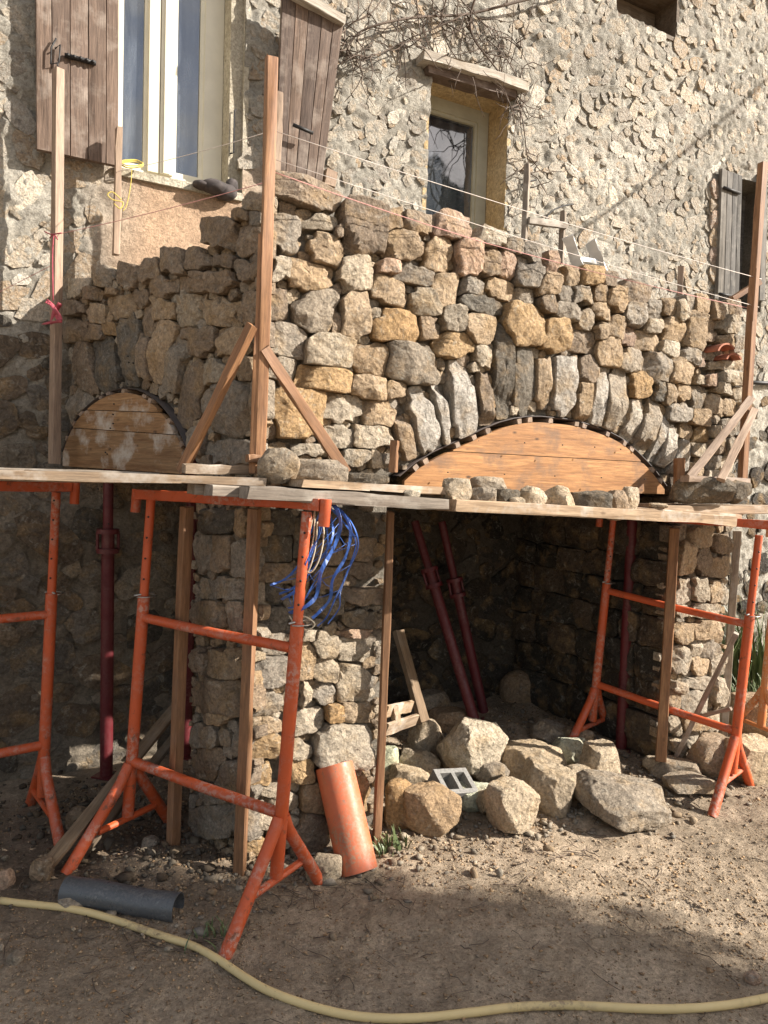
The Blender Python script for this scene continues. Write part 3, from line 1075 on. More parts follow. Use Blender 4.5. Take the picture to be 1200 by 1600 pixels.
def skew_board(name, c4, thick, mat, parent, seed=0):
    """one board of a leaf: front corners TL TR BR BL, real thickness to the back, edges eased"""
    TL, TR, BR, BL = [np.array(c, float) for c in c4]
    n = np.cross(TR - TL, BL - TL)
    n /= np.linalg.norm(n)
    if n[1] > 0:
        n = -n
    x = (TL + TR) / 2 - (BL + BR) / 2
    L = np.linalg.norm(x)
    x /= L
    y = np.cross(n, x)
    o_ = (TL + TR + BR + BL) / 4
    r = np.random.RandomState(seed)
    m_ = 9
    vs = []
    cc = [TL, TR, BR, BL]
    for i in range(m_):
        t = i / (m_ - 1)
        l, rr = bilin(cc, 0, t), bilin(cc, 1, t)
        e = (rr - l) / np.linalg.norm(rr - l)
        ch = .003
        w = r.normal(0, .0012, 4)
        for q, d in ((l + e * (ch + .001), 0 + w[0]), (rr - e * (ch + .001), 0 + w[1]), (rr - e * .001, -ch), (rr - e * .001, -thick), (l + e * .001, -thick), (l + e * .001, -ch)):
            p = q + n * d - o_
            vs.append((p @ x, p @ y, p @ n))
    fs = []
    for i in range(m_ - 1):
        for k in range(6):
            k2 = (k + 1) % 6
            fs.append((i * 6 + k, i * 6 + k2, (i + 1) * 6 + k2, (i + 1) * 6 + k))
    fs.append(tuple(range(5, -1, -1)))
    fs.append(tuple((m_ - 1) * 6 + k for k in range(6)))
    M = Matrix(((x[0], y[0], n[0], o_[0]), (x[1], y[1], n[1], o_[1]), (x[2], y[2], n[2], o_[2]), (0, 0, 0, 1)))
    me = mesh(vs, fs, True, 30)
    bmx = bmesh.new()
    bmx.from_mesh(me)
    bmesh.ops.recalc_face_normals(bmx, faces=bmx.faces)
    bmx.to_mesh(me)
    bmx.free()
    return link(name, me, mat, parent, M)


def shutter(c4, splits, mat, thick=.032, parent=house, part_label=None):
    e = bpy.data.objects.new('shutter', None)
    COL.objects.link(e)
    e.parent = parent
    cen = sum(np.array(c) for c in c4) / 4
    e.location = Vector(cen) - root_loc(parent)
    if part_label:
        e['label'] = part_label
    for a, b in zip(splits[:-1], splits[1:]):
        q = [bilin(c4, a, 0), bilin(c4, b, 0), bilin(c4, b, 1), bilin(c4, a, 1)]
        skew_board('board', q, thick, mat, e, int(a * 1000) + 3)
    return e


# left leaf of the big window, folded back on the wall
ys = YH - .085
c4 = [Yp(55, -60, ys), Yp(186, -22, ys), Yp(185, 259, ys), Yp(57, 232, ys)]
s1 = shutter(c4, [0, .185, .40, .62, .84, 1.0], M_SHUT, part_label='brown plank shutter leaf folded flat against the wall')
# iron strap and hook
st = MB()
a, b2 = Yp(101, 86, ys - .012), Yp(150, 99, ys - .012)
st.add(*tube_geo([a, b2], .011, 6))
for k in range(5):
    p = a + (b2 - a) * (k + .5) / 5
    st.add(*tube_geo([p, p + np.array([0, -.016, 0])], .008, 6))
st.build('hinge_strap', M_IRON, s1)
hk = MB()
hk.add(*tube_geo([Yp(x, y, ys - .02) for x, y in ((88, 60), (80, 74), (79, 100), (92, 98), (94, 70), (86, 76))], .0045, 6))
hk.add(*tube_geo([Yp(x, y, ys - .02) for x, y in ((90, 98), (90, 106))], .004, 6))
hk.build('hook', M_IRON, s1)
# right leaf, sagging on its hinges
ys2 = YH - .14
c4 = [Yp(441, -8, ys2), Yp(536, 42, ys2 - .02), Yp(503, 289, ys2 + .05), Yp(430, 262, ys2 + .06)]
s2 = shutter(c4, [0, .22, .43, .65, .84, 1.0], M_SHUT, part_label='brown plank shutter leaf hanging askew')
sk = MB()
a, b2 = Yp(458, 195, ys2 - .02), Yp(489, 208, ys2 - .02)
sk.add(*tube_geo([a, b2], .010, 6))
sk.build('hinge_strap', M_IRON, s2)
beam('cap_board', Yp(455, -12, ys2 - .03), Yp(537, 34, ys2 - .03), .05, .05, M_LINTEL, s2)
# pale jamb blocks by the right leaf
beam('jamb_stone', Yp(517, 268, YH - .03), Yp(513, 292, YH - .03), .07, .05, M_PALEPOST, house, up=(0, 1, 0))


def window(rect, y, stiles, frame_mat, fw_, label, glass_y=.03, bot=None, rgt=None):
    """casement set back in its opening; stiles = list of (x0,x1) mullions"""
    x0, x1, z0, z1 = rect
    e = bpy.data.objects.new('window', None)
    COL.objects.link(e)
    e.parent = house
    e.location = Vector(((x0 + x1) / 2, y, (z0 + z1) / 2)) - root_loc(house)
    e['label'] = label
    bot = bot or fw_
    rgt = rgt or fw_
    f = MB()
    for (a, b, c, d, yo) in ([(x0, x0 + fw_, z0, z1, 0), (x1 - rgt, x1, z0, z1, 0), (x0 + fw_, x1 - rgt, z0, z0 + bot, .002), (x0 + fw_, x1 - rgt, z1 - fw_, z1, .002)]):
        f.add(*box_geo(a, b, y + yo, y + .07, c, d))
        # inner step of the profile
    f.build('frame', frame_mat, e, smooth=False)
    edges = [x0 + fw_] + [v for s in stiles for v in s] + [x1 - rgt]
    for s in stiles:
        q = MB()
        w = (s[1] - s[0])
        q.add(*box_geo(s[0], s[0] + w * .44, y - .012, y + .05, z0 + bot, z1 - fw_))
        q.add(*box_geo(s[0] + w * .47, s[1], y - .018, y + .05, z0 + bot, z1 - fw_))
        q.add(*box_geo(s[0] + w * .60, s[0] + w * .85, y - .030, y - .016, z0 + bot, z1 - fw_))
        q.build('stile', frame_mat, e, smooth=False)
    for a, b in zip(edges[0::2], edges[1::2]):
        q = MB()
        iw = .022
        za, zb = z0 + bot, z1 - fw_
        q.add(*box_geo(a, a + iw, y + .012, y + .055, za, zb))
        q.add(*box_geo(b - iw, b, y + .012, y + .055, za, zb))
        q.add(*box_geo(a + iw, b - iw, y + .012, y + .055, za, za + iw * 1.4))
        q.add(*box_geo(a + iw, b - iw, y + .012, y + .055, zb - iw, zb))
        q.build('sash', frame_mat, e, smooth=False)
        g = MB()
        g.add(*box_geo(a + iw, b - iw, y + glass_y, y + glass_y + .012, za + iw, zb - iw))
        g.build('pane', M_GLASS, e, smooth=False)
    return e


yw1 = YH + .17
xa, xb = Yp(232, 150, yw1)[0], Yp(271, 150, yw1)[0]
window((W1[0], Yp(347, 200, yw1)[0], W1[2], W1[3]), yw1, [(xa, xb)], M_FRAME, .045, 'double casement window with cream frames and dusty panes',
       bot=Yp(250, 272, yw1)[2] - W1[2], rgt=Yp(347, 200, yw1)[0] - Yp(318, 200, yw1)[0])
# plaster reveal strip between frame and wall corner (right jamb of the big window)
jb = MB()
jb.add(*box_geo(Yp(347, 200, yw1)[0] + .002, W1[1] + .02, YH + .035, YH + .30, W1[2], W1[3] - .01))
jb.build('window_jamb', M_JAMB, house, smooth=False)
hk = MB()
jx = Yp(365, 200, YH + .03)
hk.add(*tube_geo([jx + np.array([.01, -.01, .10]), jx + np.array([0, -.012, .09]), jx + np.array([0, -.012, -.14]), jx + np.array([-.02, -.012, -.15])], .005, 6))
hk.build('shutter_hook', M_IRON, house)
sl_ = MB()
sl_.add(*box_geo(W1[0], W1[1], YH - .03, YH + .16, W1[2] - .045, W1[2] - .004))
sl_.build('sill', M_JAMB, house, smooth=False)
# small window
d2 = .16
for k in range(40):
    if Yp(751, 240, YH + d2)[0] > W2[1] - .012:
        d2 -= .005
yw2 = YH + .22
window((W2[0] + .005, W2[1] - .005, W2[2], W2[3]), yw2, [], M_GFRAME, .085, 'small casement with grey green frame under a bleached lintel')
lt_ = Yp(656, 90, YH - .05), Yp(818, 139, YH - .05)
beam('lintel', lt_[0], lt_[1], .11, .055, M_LINTEL, house, jit=.005)
lt_ = Yp(664, 112, YH - .01), Yp(800, 152, YH - .01)
beam('lintel', lt_[0], lt_[1], .10, .05, M_SHUT, house, jit=.003)
# grey shutter and its dark opening at the far right
ys3 = YH - .05
c4 = [Yp(1128, 263, ys3), Yp(1160, 275, ys3), Yp(1155, 462, ys3), Yp(1122, 458, ys3)]
s3 = shutter(c4, [0, .28, .55, .8, 1.0], M_GREYSHUT, part_label='weathered grey plank shutter leaf')
q = MB()
q.add(*tube_geo([Yp(1131, 293, ys3 - .012), Yp(1156, 302, ys3 - .012)], .012, 6))
q.add(*tube_geo([Yp(1124, 459, ys3 - .012), Yp(1145, 463, ys3 - .012)], .012, 6))
q.build('hinge_strap', M_IRON, s3)
dp = MB()
dp.add(*box_geo(W3[0] + .01, W3[1] - .01, YH + .2, YH + .24, W3[2] + .01, W3[3] - .01))
dp.build('dark_door_leaf', M_GREYSHUT, house, smooth=False)
beam('door_post', Yp(1190, 272, YH - .03), Yp(1186, 470, YH - .03), .07, .06, M_GREYSHUT, house, up=(0, 1, 0))
for k, yy in enumerate((296, 322, 346, 372, 400, 428)):
    V, f = rock_front(np.array([(math.cos(t) * .055 * (1.15 + .1 * math.sin(k + 3 * t)), math.sin(t) * .085) for t in np.linspace(0, 6.28, 14, endpoint=False)]), .03, .03, 90 + k, PH, 0, 0, rings=(0, .5, .85, 1.0))
    c = Yp(1115, yy, YH)
    link('quoin', mesh(V, f, True, 38, np.tile(tone_col('o' if k % 2 else 'r', rs), (len(V), 1))), M_HSTONE, house, Matrix.Translation(Vector(c)))
# slab over the niche high on the wall
nb = MB()
nb.add(*box_geo(NI[0] + .02, NI[1] - .02, YH + .20, YH + .30, NI[2] + .02, NI[3] - .02))
nb.build('niche_back', M_OLDBROWN, house, smooth=False)

# =================================================================== TERRACE UNDER CONSTRUCTION
terrace = thing('stone_terrace', 'half built terrace of rough golden stones on two arches', 'terrace', (CORN[0], CORN[1], 0))
REC = .055   # mortar lies this far behind the stone faces


def prism(name, poly2, plane, h0, h1, mat, parent):
    n = len(poly2)
    vs = [plane.pt(u, z, h0) for u, z in poly2] + [plane.pt(u, z, h1) for u, z in poly2]
    bmx = bmesh.new()
    bv = [bmx.verts.new(v) for v in vs]
    f1 = bmx.faces.new(bv[:n])
    f2 = bmx.faces.new(bv[n:][::-1])
    for i in range(n):
        j = (i + 1) % n
        bmx.faces.new((bv[i], bv[n + i], bv[n + j], bv[j]))
    bmx.normal_update()
    bmesh.ops.triangulate(bmx, faces=[f1, f2], ngon_method='EAR_CLIP')
    bmesh.ops.recalc_face_normals(bmx, faces=bmx.faces)
    me = bpy.data.meshes.new('mesh')
    bmx.to_mesh(me)
    bmx.free()
    return link(name, me, mat, parent)


F_TOP = [(404,296),(430,300),(470,310),(530,345),(560,345),(605,352),(640,350),(700,358),(760,378),(800,396),(850,414),(900,430),(960,448),(1020,462),(1060,476),(1100,480),(1140,484)]
ft = [tuple(PF.px(x, y)) for x, y in F_TOP]
xl, xr = CORN[0] + .03, 3.84
ft[0] = (xl, ft[0][1])
ft.append((xr, ft[-1][1]))
arch = [tuple(p) for p in BIG]
outl = [(xl, -.1)] + ft + [(xr, -.1), (OX1 + .055, -.1), (OX1 + .055, arch[-1][1] - .02), (OX1 - .01, arch[-1][1] - .015)] + arch[::-1][1:-1] + [(OX0, arch[0][1]), (OX0, -.1)]
prism('mortar_core', outl, PF, -REC, -REC - .36, M_MORTAR, terrace)
L_TOP = [(385,330),(345,372),(310,402),(250,414),(190,436),(150,446),(105,470)]
ltp = [q_ for q_ in (tuple(PLw.px(x, y)) for x, y in L_TOP) if q_[0] > .07]
la = [tuple(p) for p in LEFT]
outl = [(.05, -.1), (.05, ltp[0][1] + .1)] + ltp + [(LS1 + .05, ltp[-1][1]), (LS1 + .05, la[-1][1])] + la[::-1][1:-1] + [(LS0, la[0][1]), (LS0, -.1)]
prism('mortar_core', outl, PLw, -REC, -REC - .33, M_MORTAR, terrace)
# vault fill between the walls and the house, and the solid return at the right end
q = MB()
pts = [CORN + LDIR * .35 - LNRM * .38, np.array([3.86, YF + .40, 0]), np.array([3.86, YH + .02, 0]), np.array([.62, YH + .02, 0])]
V = [p + np.array([0, 0, 2.02]) for p in pts] + [p + np.array([0, 0, 2.26]) for p in pts]
q.add(V, [(3, 2, 1, 0), (4, 5, 6, 7), (0, 1, 5, 4), (1, 2, 6, 5), (2, 3, 7, 6), (3, 0, 4, 7)])
q.build('vault_fill', M_MORTAR, terrace, smooth=False)
q = MB()
q.add(*box_geo(3.30 + REC, 3.82, YF + REC + .37, YH + .03, -.1, 2.015))
q.build('return_wall', M_MORTAR, terrace, smooth=False)

all_st = []      # plane, cu, cz, poly, tone, proud, kind


def collect(plane, table, vous, blk, proud):
    items = []
    meta = []
    for (x, y, w, h, rot, tn) in table:
        items.append(px_stone(plane, x, y, w * 1.03, h * 1.03, rot))
        meta.append((tn, 'stone'))
    for (x1, y1, x2, y2, w, tn) in vous:
        c = plane.px((x1 + x2) / 2, (y1 + y2) / 2)
        e2 = plane.px(x2, y2) - c
        dx, dy = x2 - x1, y2 - y1
        l = math.hypot(dx, dy)
        e1 = plane.px((x1 + x2) / 2 + dy / l * w / 2, (y1 + y2) / 2 - dx / l * w / 2) - c
        items.append((c[0], c[1], np.column_stack([e1 * 1.0, e2 * 1.0])))
        meta.append((tn, 'voussoir'))
    # pinning stones in the gaps
    lo = np.array([i[:2] for i in items]).min(0)
    hi = np.array([i[:2] for i in items]).max(0)
    rr = np.random.RandomState(len(items))
    invs = [(i[0], i[1], np.linalg.inv(i[2])) for i in items]
    added = []
    for k in range(5200):
        u, z = rr.uniform(lo[0], hi[0]), rr.uniform(lo[1], hi[1])
        r = rr.uniform(.010, .030)
        if blk(np.array([u]), np.array([z - r]))[0]:
            continue
        near = 9
        for (a, b, iv) in invs:
            l = iv @ np.array([u - a, z - b])
            near = min(near, np.linalg.norm(l))
            if near < 1.10:
                break
        if near < 1.10 or near > 2.2:
            continue
        if not any(it[1] > z + .01 and abs(it[0] - u) < .10 for it in items):
            continue
        if any((u - a) ** 2 + (z - b) ** 2 < (r + c_) ** 2 for a, b, c_ in added):
            continue
        added.append((u, z, r))
        an = rr.normal(0, .4)
        A = np.array([[math.cos(an) * r * 1.3, -math.sin(an) * r], [math.sin(an) * r * 1.3, math.cos(an) * r]])
        items.append((u, z, A))
        meta.append((rr.choice(list('pogb')), 'small'))
    big = pack(items, plane, cell=.0035, lim=1.09, joint=.0026, nang=36, warp=.11, block=blk, kinds=[m_[1] for m_ in meta])
    for it, me_, pl_ in zip(items, meta, big):
        all_st.append((plane, it[0], it[1], pl_, me_[0], proud, me_[1]))


noblk = lambda u, z: np.zeros(np.shape(u), bool)
collect(PF, F_STONES + P_STONES + Q_STONES, F_VOUS, blkF, 1.0)
collect(PLw, L_STONES, L_VOUS, blkL, .8)
# reveal of the right pier, in the shade of the arch: coursed rubble
rv = []
z = .06
rr_ = np.random.RandomState(77)
while z < 1.75:
    h = rr_.uniform(.13, .24)
    y = YF + .03
    while y < YH - .05:
        w = rr_.uniform(.14, .36)
        rv.append((-(y + w / 2), z + h / 2, np.diag([w / 2 * 1.05, h / 2 * 1.05])))
        y += w
    z += h
rp = pack(rv, PR, cell=.005, joint=.006, nang=26, warp=.12)
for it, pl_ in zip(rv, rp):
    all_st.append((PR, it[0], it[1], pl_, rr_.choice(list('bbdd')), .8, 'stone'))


def area(p):
    return abs(np.sum(p[:, 0] * np.roll(p[:, 1], -1) - p[:, 1] * np.roll(p[:, 0], -1)) / 2)


idx = sorted(range(len(all_st)), key=lambda i: -area(all_st[i][3]))
smalls = MB()
rs2 = np.random.RandomState(31)
ns = 0
for rank, i in enumerate(idx):
    plane, cu, cz, poly, tn, proud, kind = all_st[i]
    ar = area(poly)
    if ar < .00010:
        continue
    size = math.sqrt(ar)
    H = (rs2.uniform(.040, .085) + size * rs2.uniform(.05, .14)) * proud
    if kind == 'small':
        H = rs2.uniform(.018, .038)
    if kind == 'voussoir':
        H = rs2.uniform(.058, .09) * proud
    V, f = rock_front(poly, H, REC * .5, 300 + i, plane, cu, cz, rough=.55 if kind == 'voussoir' else 1.0)
    V = V + plane.n * (-REC)          # bed in the mortar
    c = tone_col(tn, rs2) * (.36 if plane is PR else 1.0)  # reveal stones darkened: shade under the arch painted into their tone
    loc = plane.pt(cu, cz)
    if kind != 'small' and ns < 296:
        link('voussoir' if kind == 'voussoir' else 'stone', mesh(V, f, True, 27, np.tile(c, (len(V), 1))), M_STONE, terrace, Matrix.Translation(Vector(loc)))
        ns += 1
    else:
        smalls.add(V + loc, f, c)
o = smalls.build('pinning_stones', M_STONE, terrace, sharp=34)
o['kind'] = 'stuff'
print('terrace stones', ns, 'of', len(all_st), 'house stones', len(hs))

# broken curved roof tiles walled in near the right end
for (x, y, rot, w) in ((1128, 548, 10, 44), (1140, 562, 4, 40)):
    c = Yp(x, y, YF - .03)
    k = mpp(c)
    vs, fs = [], []
    R_ = w * k * .5
    for d in (0, 1):
        for s in (0, 1):
            rr2 = R_ - s * .012
            for j in range(9):
                an = math.pi * (.12 + .76 * j / 8)
                vs.append((math.cos(an) * rr2, (-.03 + d * .10), math.sin(an) * rr2 * .75 - .02))
    def q4(a, b, c_, d_):
        fs.append((a, b, c_, d_))
    for j in range(8):
        q4(j, j + 1, 18 + j + 1, 18 + j)
        q4(9 + j + 1, 9 + j, 27 + j, 27 + j + 1)
        q4(9 + j, 9 + j + 1, j + 1, j)
        q4(18 + j, 18 + j + 1, 27 + j + 1, 27 + j)
    q4(0, 18, 27, 9)
    q4(8, 17, 35, 26)
    M = Matrix.Translation(Vector(c)) @ Matrix.Rotation(rad(-rot), 4, 'Y')
    link('roof_tile', mesh(vs, fs, True, 40), M_TILE, terrace, M)

# =================================================================== ARCH FORMS
def offset_curve(c, d):
    """move a curve towards its inside (downwards-ish) by d"""
    t = np.gradient(c, axis=0)
    t /= np.linalg.norm(t, axis=1)[:, None]
    n = np.column_stack([t[:, 1], -t[:, 0]])
    if n[len(n) // 2, 1] > 0:
        n = -n
    return c + n * d


def arch_form(name, label, plane, curve, base_px, seams, depth, proud, nb, lift, bmat):
    """curve in plane coords, ordered by u; boards stacked under it, laths and a thin sheet running back to the house"""
    cen = plane.pt(curve[:, 0].mean(), curve[:, 1].min())
    t = thing(name, label, 'arch form', cen)
    inner = offset_curve(curve, lift)
    us = np.linspace(inner[:, 0].min() + .004, inner[:, 0].max() - .004, 60)
    o_ = np.argsort(inner[:, 0])
    top = np.interp(us, inner[o_, 0], inner[o_, 1])
    zb0 = [np.interp(us, [plane.px(*base_px[0])[0], plane.px(*base_px[1])[0]][::1 if plane.px(*base_px[0])[0] < plane.px(*base_px[1])[0] else -1],
                     [plane.px(*base_px[0])[1], plane.px(*base_px[1])[1]][::1 if plane.px(*base_px[0])[0] < plane.px(*base_px[1])[0] else -1])]
    lev = [zb0[0]]
    for (p, q) in seams:
        P, Q = plane.px(*p), plane.px(*q)
        if P[0] > Q[0]:
            P, Q = Q, P
        lev.append(P[1] + (us - P[0]) / (Q[0] - P[0]) * (Q[1] - P[1]))
    lev.append(np.full_like(us, 9.0))
    for k in range(len(lev) - 1):
        lo = lev[k] + (.0015 if k else 0)
        hi = np.minimum(top, lev[k + 1] - .0015)
        ok = hi - lo > .004
        if ok.sum() < 3:
            continue
        u_, lo_, hi_ = us[ok], lo[ok], hi[ok]
        c0 = np.array([u_.mean(), (lo_.mean() + hi_.mean()) / 2])
        org = plane.pt(c0[0], c0[1], proud)
        off = .0015 * k
        vs, fs = [], []
        for h in (off, -.025):
            for zz in (lo_, hi_):
                for u, z in zip(u_, zz):
                    vs.append((u - c0[0], z - c0[1], h))
        n = len(u_)
        for i in range(n - 1):
            fs += [(i, i + 1, n + i + 1, n + i), (2 * n + i + 1, 2 * n + i, 3 * n + i, 3 * n + i + 1),
                   (n + i, n + i + 1, 3 * n + i + 1, 3 * n + i), (i + 1, i, 2 * n + i, 2 * n + i + 1)]
        fs += [(0, n, 3 * n, 2 * n), (2 * n - 1, n - 1, 3 * n - 1, 4 * n - 1)]
        a, nn = plane.a, plane.n
        M = Matrix(((a[0], 0, nn[0], org[0]), (a[1], 0, nn[1], org[1]), (a[2], 1, nn[2], org[2]), (0, 0, 0, 1)))
        me = mesh(vs, fs, True, 30)
        bmx = bmesh.new()
        bmx.from_mesh(me)
        bmesh.ops.recalc_face_normals(bmx, faces=bmx.faces)
        bmx.to_mesh(me)
        bmx.free()
        bo = link('board', me, bmat, t, M)
        nm = MB()
        for fx in np.linspace(.12, .88, 5):
            zi = int(fx * (n - 1))
            for fz in (.25, .8):
                zz = lo_[zi] * (1 - fz) + hi_[zi] * fz
                c_ = plane.pt(u_[zi], zz, proud + off)
                nm.add(*tube_geo([c_ - nn * .004, c_ + nn * .0012], .0035, 7))
        nm.build('nail_head', M_IRON, bo)['kind'] = 'stuff'
    # laths
    mid = offset_curve(curve, lift * .5 + .001)
    d = np.concatenate([[0], np.cumsum(np.linalg.norm(np.diff(mid, axis=0), axis=1))])
    for k in range(nb):
        s = d[-1] * np.clip(k + .5 + .32 * math.sin(k * 2.3 + nb), .2, nb - .2) / nb
        u, z = np.interp(s, d, mid[:, 0]), np.interp(s, d, mid[:, 1])
        u2, z2 = np.interp(min(s + .01, d[-1]), d, mid[:, 0]), np.interp(min(s + .01, d[-1]), d, mid[:, 1])
        tg = plane.a * (u2 - u) + np.array([0, 0, z2 - z])
        tg /= np.linalg.norm(tg)
        nrm = np.cross(tg, plane.n)
        beam('lath', plane.pt(u, z, proud + .004), plane.pt(u, z, -depth), .026, lift * .86, M_PALEPOST, t, up=nrm)
    # thin sheet over the laths
    vs, fs = [], []
    o2 = offset_curve(curve, -.005)
    n = len(curve)
    for h in (proud - .006, -depth):
        for c in (curve, o2):
            for u, z in c:
                vs.append(plane.pt(u, z, h))
    for i in range(n - 1):
        fs += [(i, i + 1, n + i + 1, n + i), (2 * n + i + 1, 2 * n + i, 3 * n + i, 3 * n + i + 1), (n + i, n + i + 1, 3 * n + i + 1, 3 * n + i), (i + 1, i, 2 * n + i, 2 * n + i + 1)]
    q = MB()
    q.add(vs, fs)
    q.build('sheet', M_SHEET, t)
    # crosspiece behind the boards
    return t


arch_form('arch_form', 'wide segmental arch form of bright orange boards under the sunlit wall', PF, BIG, ((636, 764), (1045, 772)),
          [((690, 704), (1010, 722))], 1.28, -.012, 15, .027, M_PINE)
arch_form('arch_form', 'small rounded arch form with limewashed brown boards in the shaded wall', PLw, LEFT, ((97, 728), (290, 741)),
          [((105, 668), (283, 680)), ((120, 640), (262, 645))], .45, .0, 10, .019, M_LIMEPINE)

# =================================================================== TIMBER POSTS
def post_at(px0, px1, where, w, d, name, label, mat, cat='timber post', group=None, up=None):
    p0, p1 = where(*px0), where(*px1)
    o = beam(name, p0, p1, w, d, mat, None, up=up or (fw[0], fw[1], 0))
    return tag(o, label, cat, group)


def on(plane, h):
    return lambda x, y: hit(x, y, plane.o + plane.n * h, plane.n)


FWD = (fw[0], fw[1], 0)
# corner post with its two braces
base = on(PF, .10)(402, 738)
cp = thing('corner_post', 'tall orange brown timber post braced both ways at the terrace corner', 'timber post', base)
wpl = on(PF, .13)
beam('post', wpl(424, 90), wpl(404, 738), .040, .035, M_POST, cp, up=(0, -1, 0))
beam('splice', wpl(411, 368), wpl(396, 738), .034, .03, M_POST, cp, up=(-.3, -1, 0))
beam('brace', on(PF, .145)(413, 545), on(PF, .16)(541, 738), .042, .022, M_POST, cp, up=(0, -1, .1))
lb = on(PLw, .13)
beam('brace', on(PLw, .10)(394, 508), on(PLw, .16)(284, 736), .038, .03, M_POST, cp, up=tuple(LNRM))
beam('foot_block', on(PF, .15)(386, 716), on(PF, .15)(404, 717), .03, .035, M_POST, cp, up=(0, -1, 0))
# right end post with two braces
base = on(PF, .10)(1160, 748)
rp_ = thing('end_post', 'sunlit timber post with twin diagonal braces at right end of terrace', 'timber post', base)
w2_ = on(PF, .11)
beam('post', w2_(1192, 255), w2_(1160, 748), .038, .040, M_POST, rp_, up=(0, -1, 0))
beam('brace', on(PF, .14)(1174, 622), on(PF, .30)(1078, 746), .04, .022, M_PALEPOST, rp_, up=(-.8, -.6, 0))
beam('brace', on(PF, .15)(1179, 640), on(PF, .36)(1126, 750), .04, .022, M_PALEPOST, rp_, up=(-.8, -.6, 0))
beam('foot_board', on(PF, .30)(1070, 748), on(PF, .2)(1166, 752), .05, .03, M_PALEPOST, rp_)
tag(beam('diagonal_strut', Yp(1142, 468, YH - .35), Yp(1186, 441, YH - .40), .05, .04, M_POST), 'short brown strut slanting up to the end post before dark doorway', 'timber strut')
# left posts
post_at((91, 108), (85, 724), on(PLw, .10), .042, .042, 'tall_post', 'tall pale post with red cloth tied on it at far left', M_PALEPOST, up=tuple(LNRM))
post_at((186, 200), (181, 398), lambda x, y: Yp(x, y, YH - .16), .03, .035, 'short_post', 'short pale stake with yellow cord standing under the big window', M_PALEPOST, up=(0, -1, 0))
post_at((437, 145), (432, 272), lambda x, y: Yp(x, y, YH - .55), .034, .02, 'short_batten', 'weathered pale batten standing before the crooked shutter', M_PALEPOST, up=(0, -1, 0))
post_at((617, 688), (614, 738), on(PF, .06), .035, .03, 'form_stake', 'short stake at left foot of the big arch form', M_POST, up=(.7, -.7, 0), cat='stake')
post_at((1062, 716), (1060, 772), on(PF, .07), .055, .04, 'form_stake', 'short stake at right foot of the big arch form', M_POST, up=(.9, -.5, 0), cat='stake')
post_at((1064, 416), (1062, 462), lambda x, y: Yp(x, y, YF + .25), .028, .03, 'wall_stake', 'small pale stake standing on wall top near the grey shutter', M_PALEPOST, up=(.7, -.7, 0), cat='stake')
# little fence frame standing behind the wall top
fr = thing('stake_frame', 'small H shaped frame of grey stakes and rail behind wall', 'timber frame', Yp(840, 400, YF + .6))
wb = lambda x, y: Yp(x, y, YF + .62)
beam('stake', wb(824, 258), wb(818, 392), .045, .03, M_GREYPLANK, fr, up=(.6, -.8, 0))
beam('stake', wb(880, 330), wb(876, 412), .035, .03, M_GREYPLANK, fr, up=(.6, -.8, 0))
beam('rail', Yp(826, 345, YF + .59), Yp(885, 353, YF + .59), .04, .02, M_GREYPLANK, fr, up=(0, -1, 0))
# aluminium ladder head
ld = thing('ladder', 'top of an aluminium ladder poking above the terrace wall', 'ladder', Yp(915, 415, YF + .45))
la_ = lambda x, y: Yp(x, y, YF + .45)
beam('rail', la_(887, 370), la_(906, 425), .060, .030, M_ALU, ld, up=(-.75, -.65, 0))
beam('rail', la_(922, 378), la_(942, 428), .060, .030, M_ALU, ld, up=(-.75, -.65, 0))
beam('rung', la_(902, 404), la_(936, 411), .03, .025, M_ALU, ld, up=(0, -1, 0))

# timbers under the deck
UND = 'timbers propping the deck'
post_at((292, 792), (270, 1342), on(PLw, .10), .038, .045, 'prop_timber', 'brown prop timber left of the pier behind the low rail', M_POST, up=tuple(LNRM), group=UND)
post_at((398, 795), (374, 1378), on(PF, .06), .042, .04, 'prop_timber', 'brown prop timber standing at the corner of the pier', M_POST, up=(-.6, -.8, 0), group=UND)
post_at((610, 800), (588, 1318), on(PF, .05), .044, .03, 'prop_timber', 'half lit orange timber upright at left side of dark opening', M_POST, up=(.95, -.3, 0), group=UND)
post_at((1054, 825), (1032, 1188), on(PF, .05), .055, .05, 'prop_timber', 'orange timber upright before the right pier', M_POST, up=(.7, -.7, 0), group=UND)
post_at((1152, 830), (1130, 1150), lambda x, y: Yp(x, y, YF + .05), .05, .04, 'prop_timber', 'dark timber upright beyond the right pier', M_GREYPLANK, up=(.7, -.7, 0), group=UND)
# leaning bits
g0 = G(56, 1386)
g1 = at_depth(275, 1105, 3.35)
tag(beam('leaning_plank', g0 + np.array([0, 0, .03]), g1, .05, .024, M_OLDBROWN, up=(-.3, -.5, .8)), 'long weathered plank leaning from soil against the pier timber', 'plank')
tag(beam('leaning_plank', g0 + np.array([.16, .10, .03]), at_depth(282, 1140, 3.42), .04, .022, M_OLDBROWN, up=(-.3, -.5, .8)), 'shorter grey plank tucked beneath the long leaning plank', 'plank')
tag(beam('leaning_plank', Yp(662, 1128, 3.25), Yp(622, 985, 3.45), .07, .03, M_OLDBROWN, up=(.4, -.9, 0)), 'old grey plank leaning in the dark opening', 'plank')
pl_ = thing('pallet', 'broken corner of a wooden pallet among rubble in shade', 'pallet', Yp(628, 1125, 3.1))
beam('slat', Yp(603, 1112, 3.1), Yp(642, 1103, 3.25), .02, .062, M_PLANK, pl_, up=(0, -.3, 1))
beam('slat', Yp(603, 1140, 3.06), Yp(650, 1124, 3.22), .02, .06, M_PLANK, pl_, up=(0, -.3, 1))
beam('block', Yp(615, 1102, 3.14), Yp(620, 1132, 3.12), .03, .05, M_PLANK, pl_, up=(0, -1, 0))
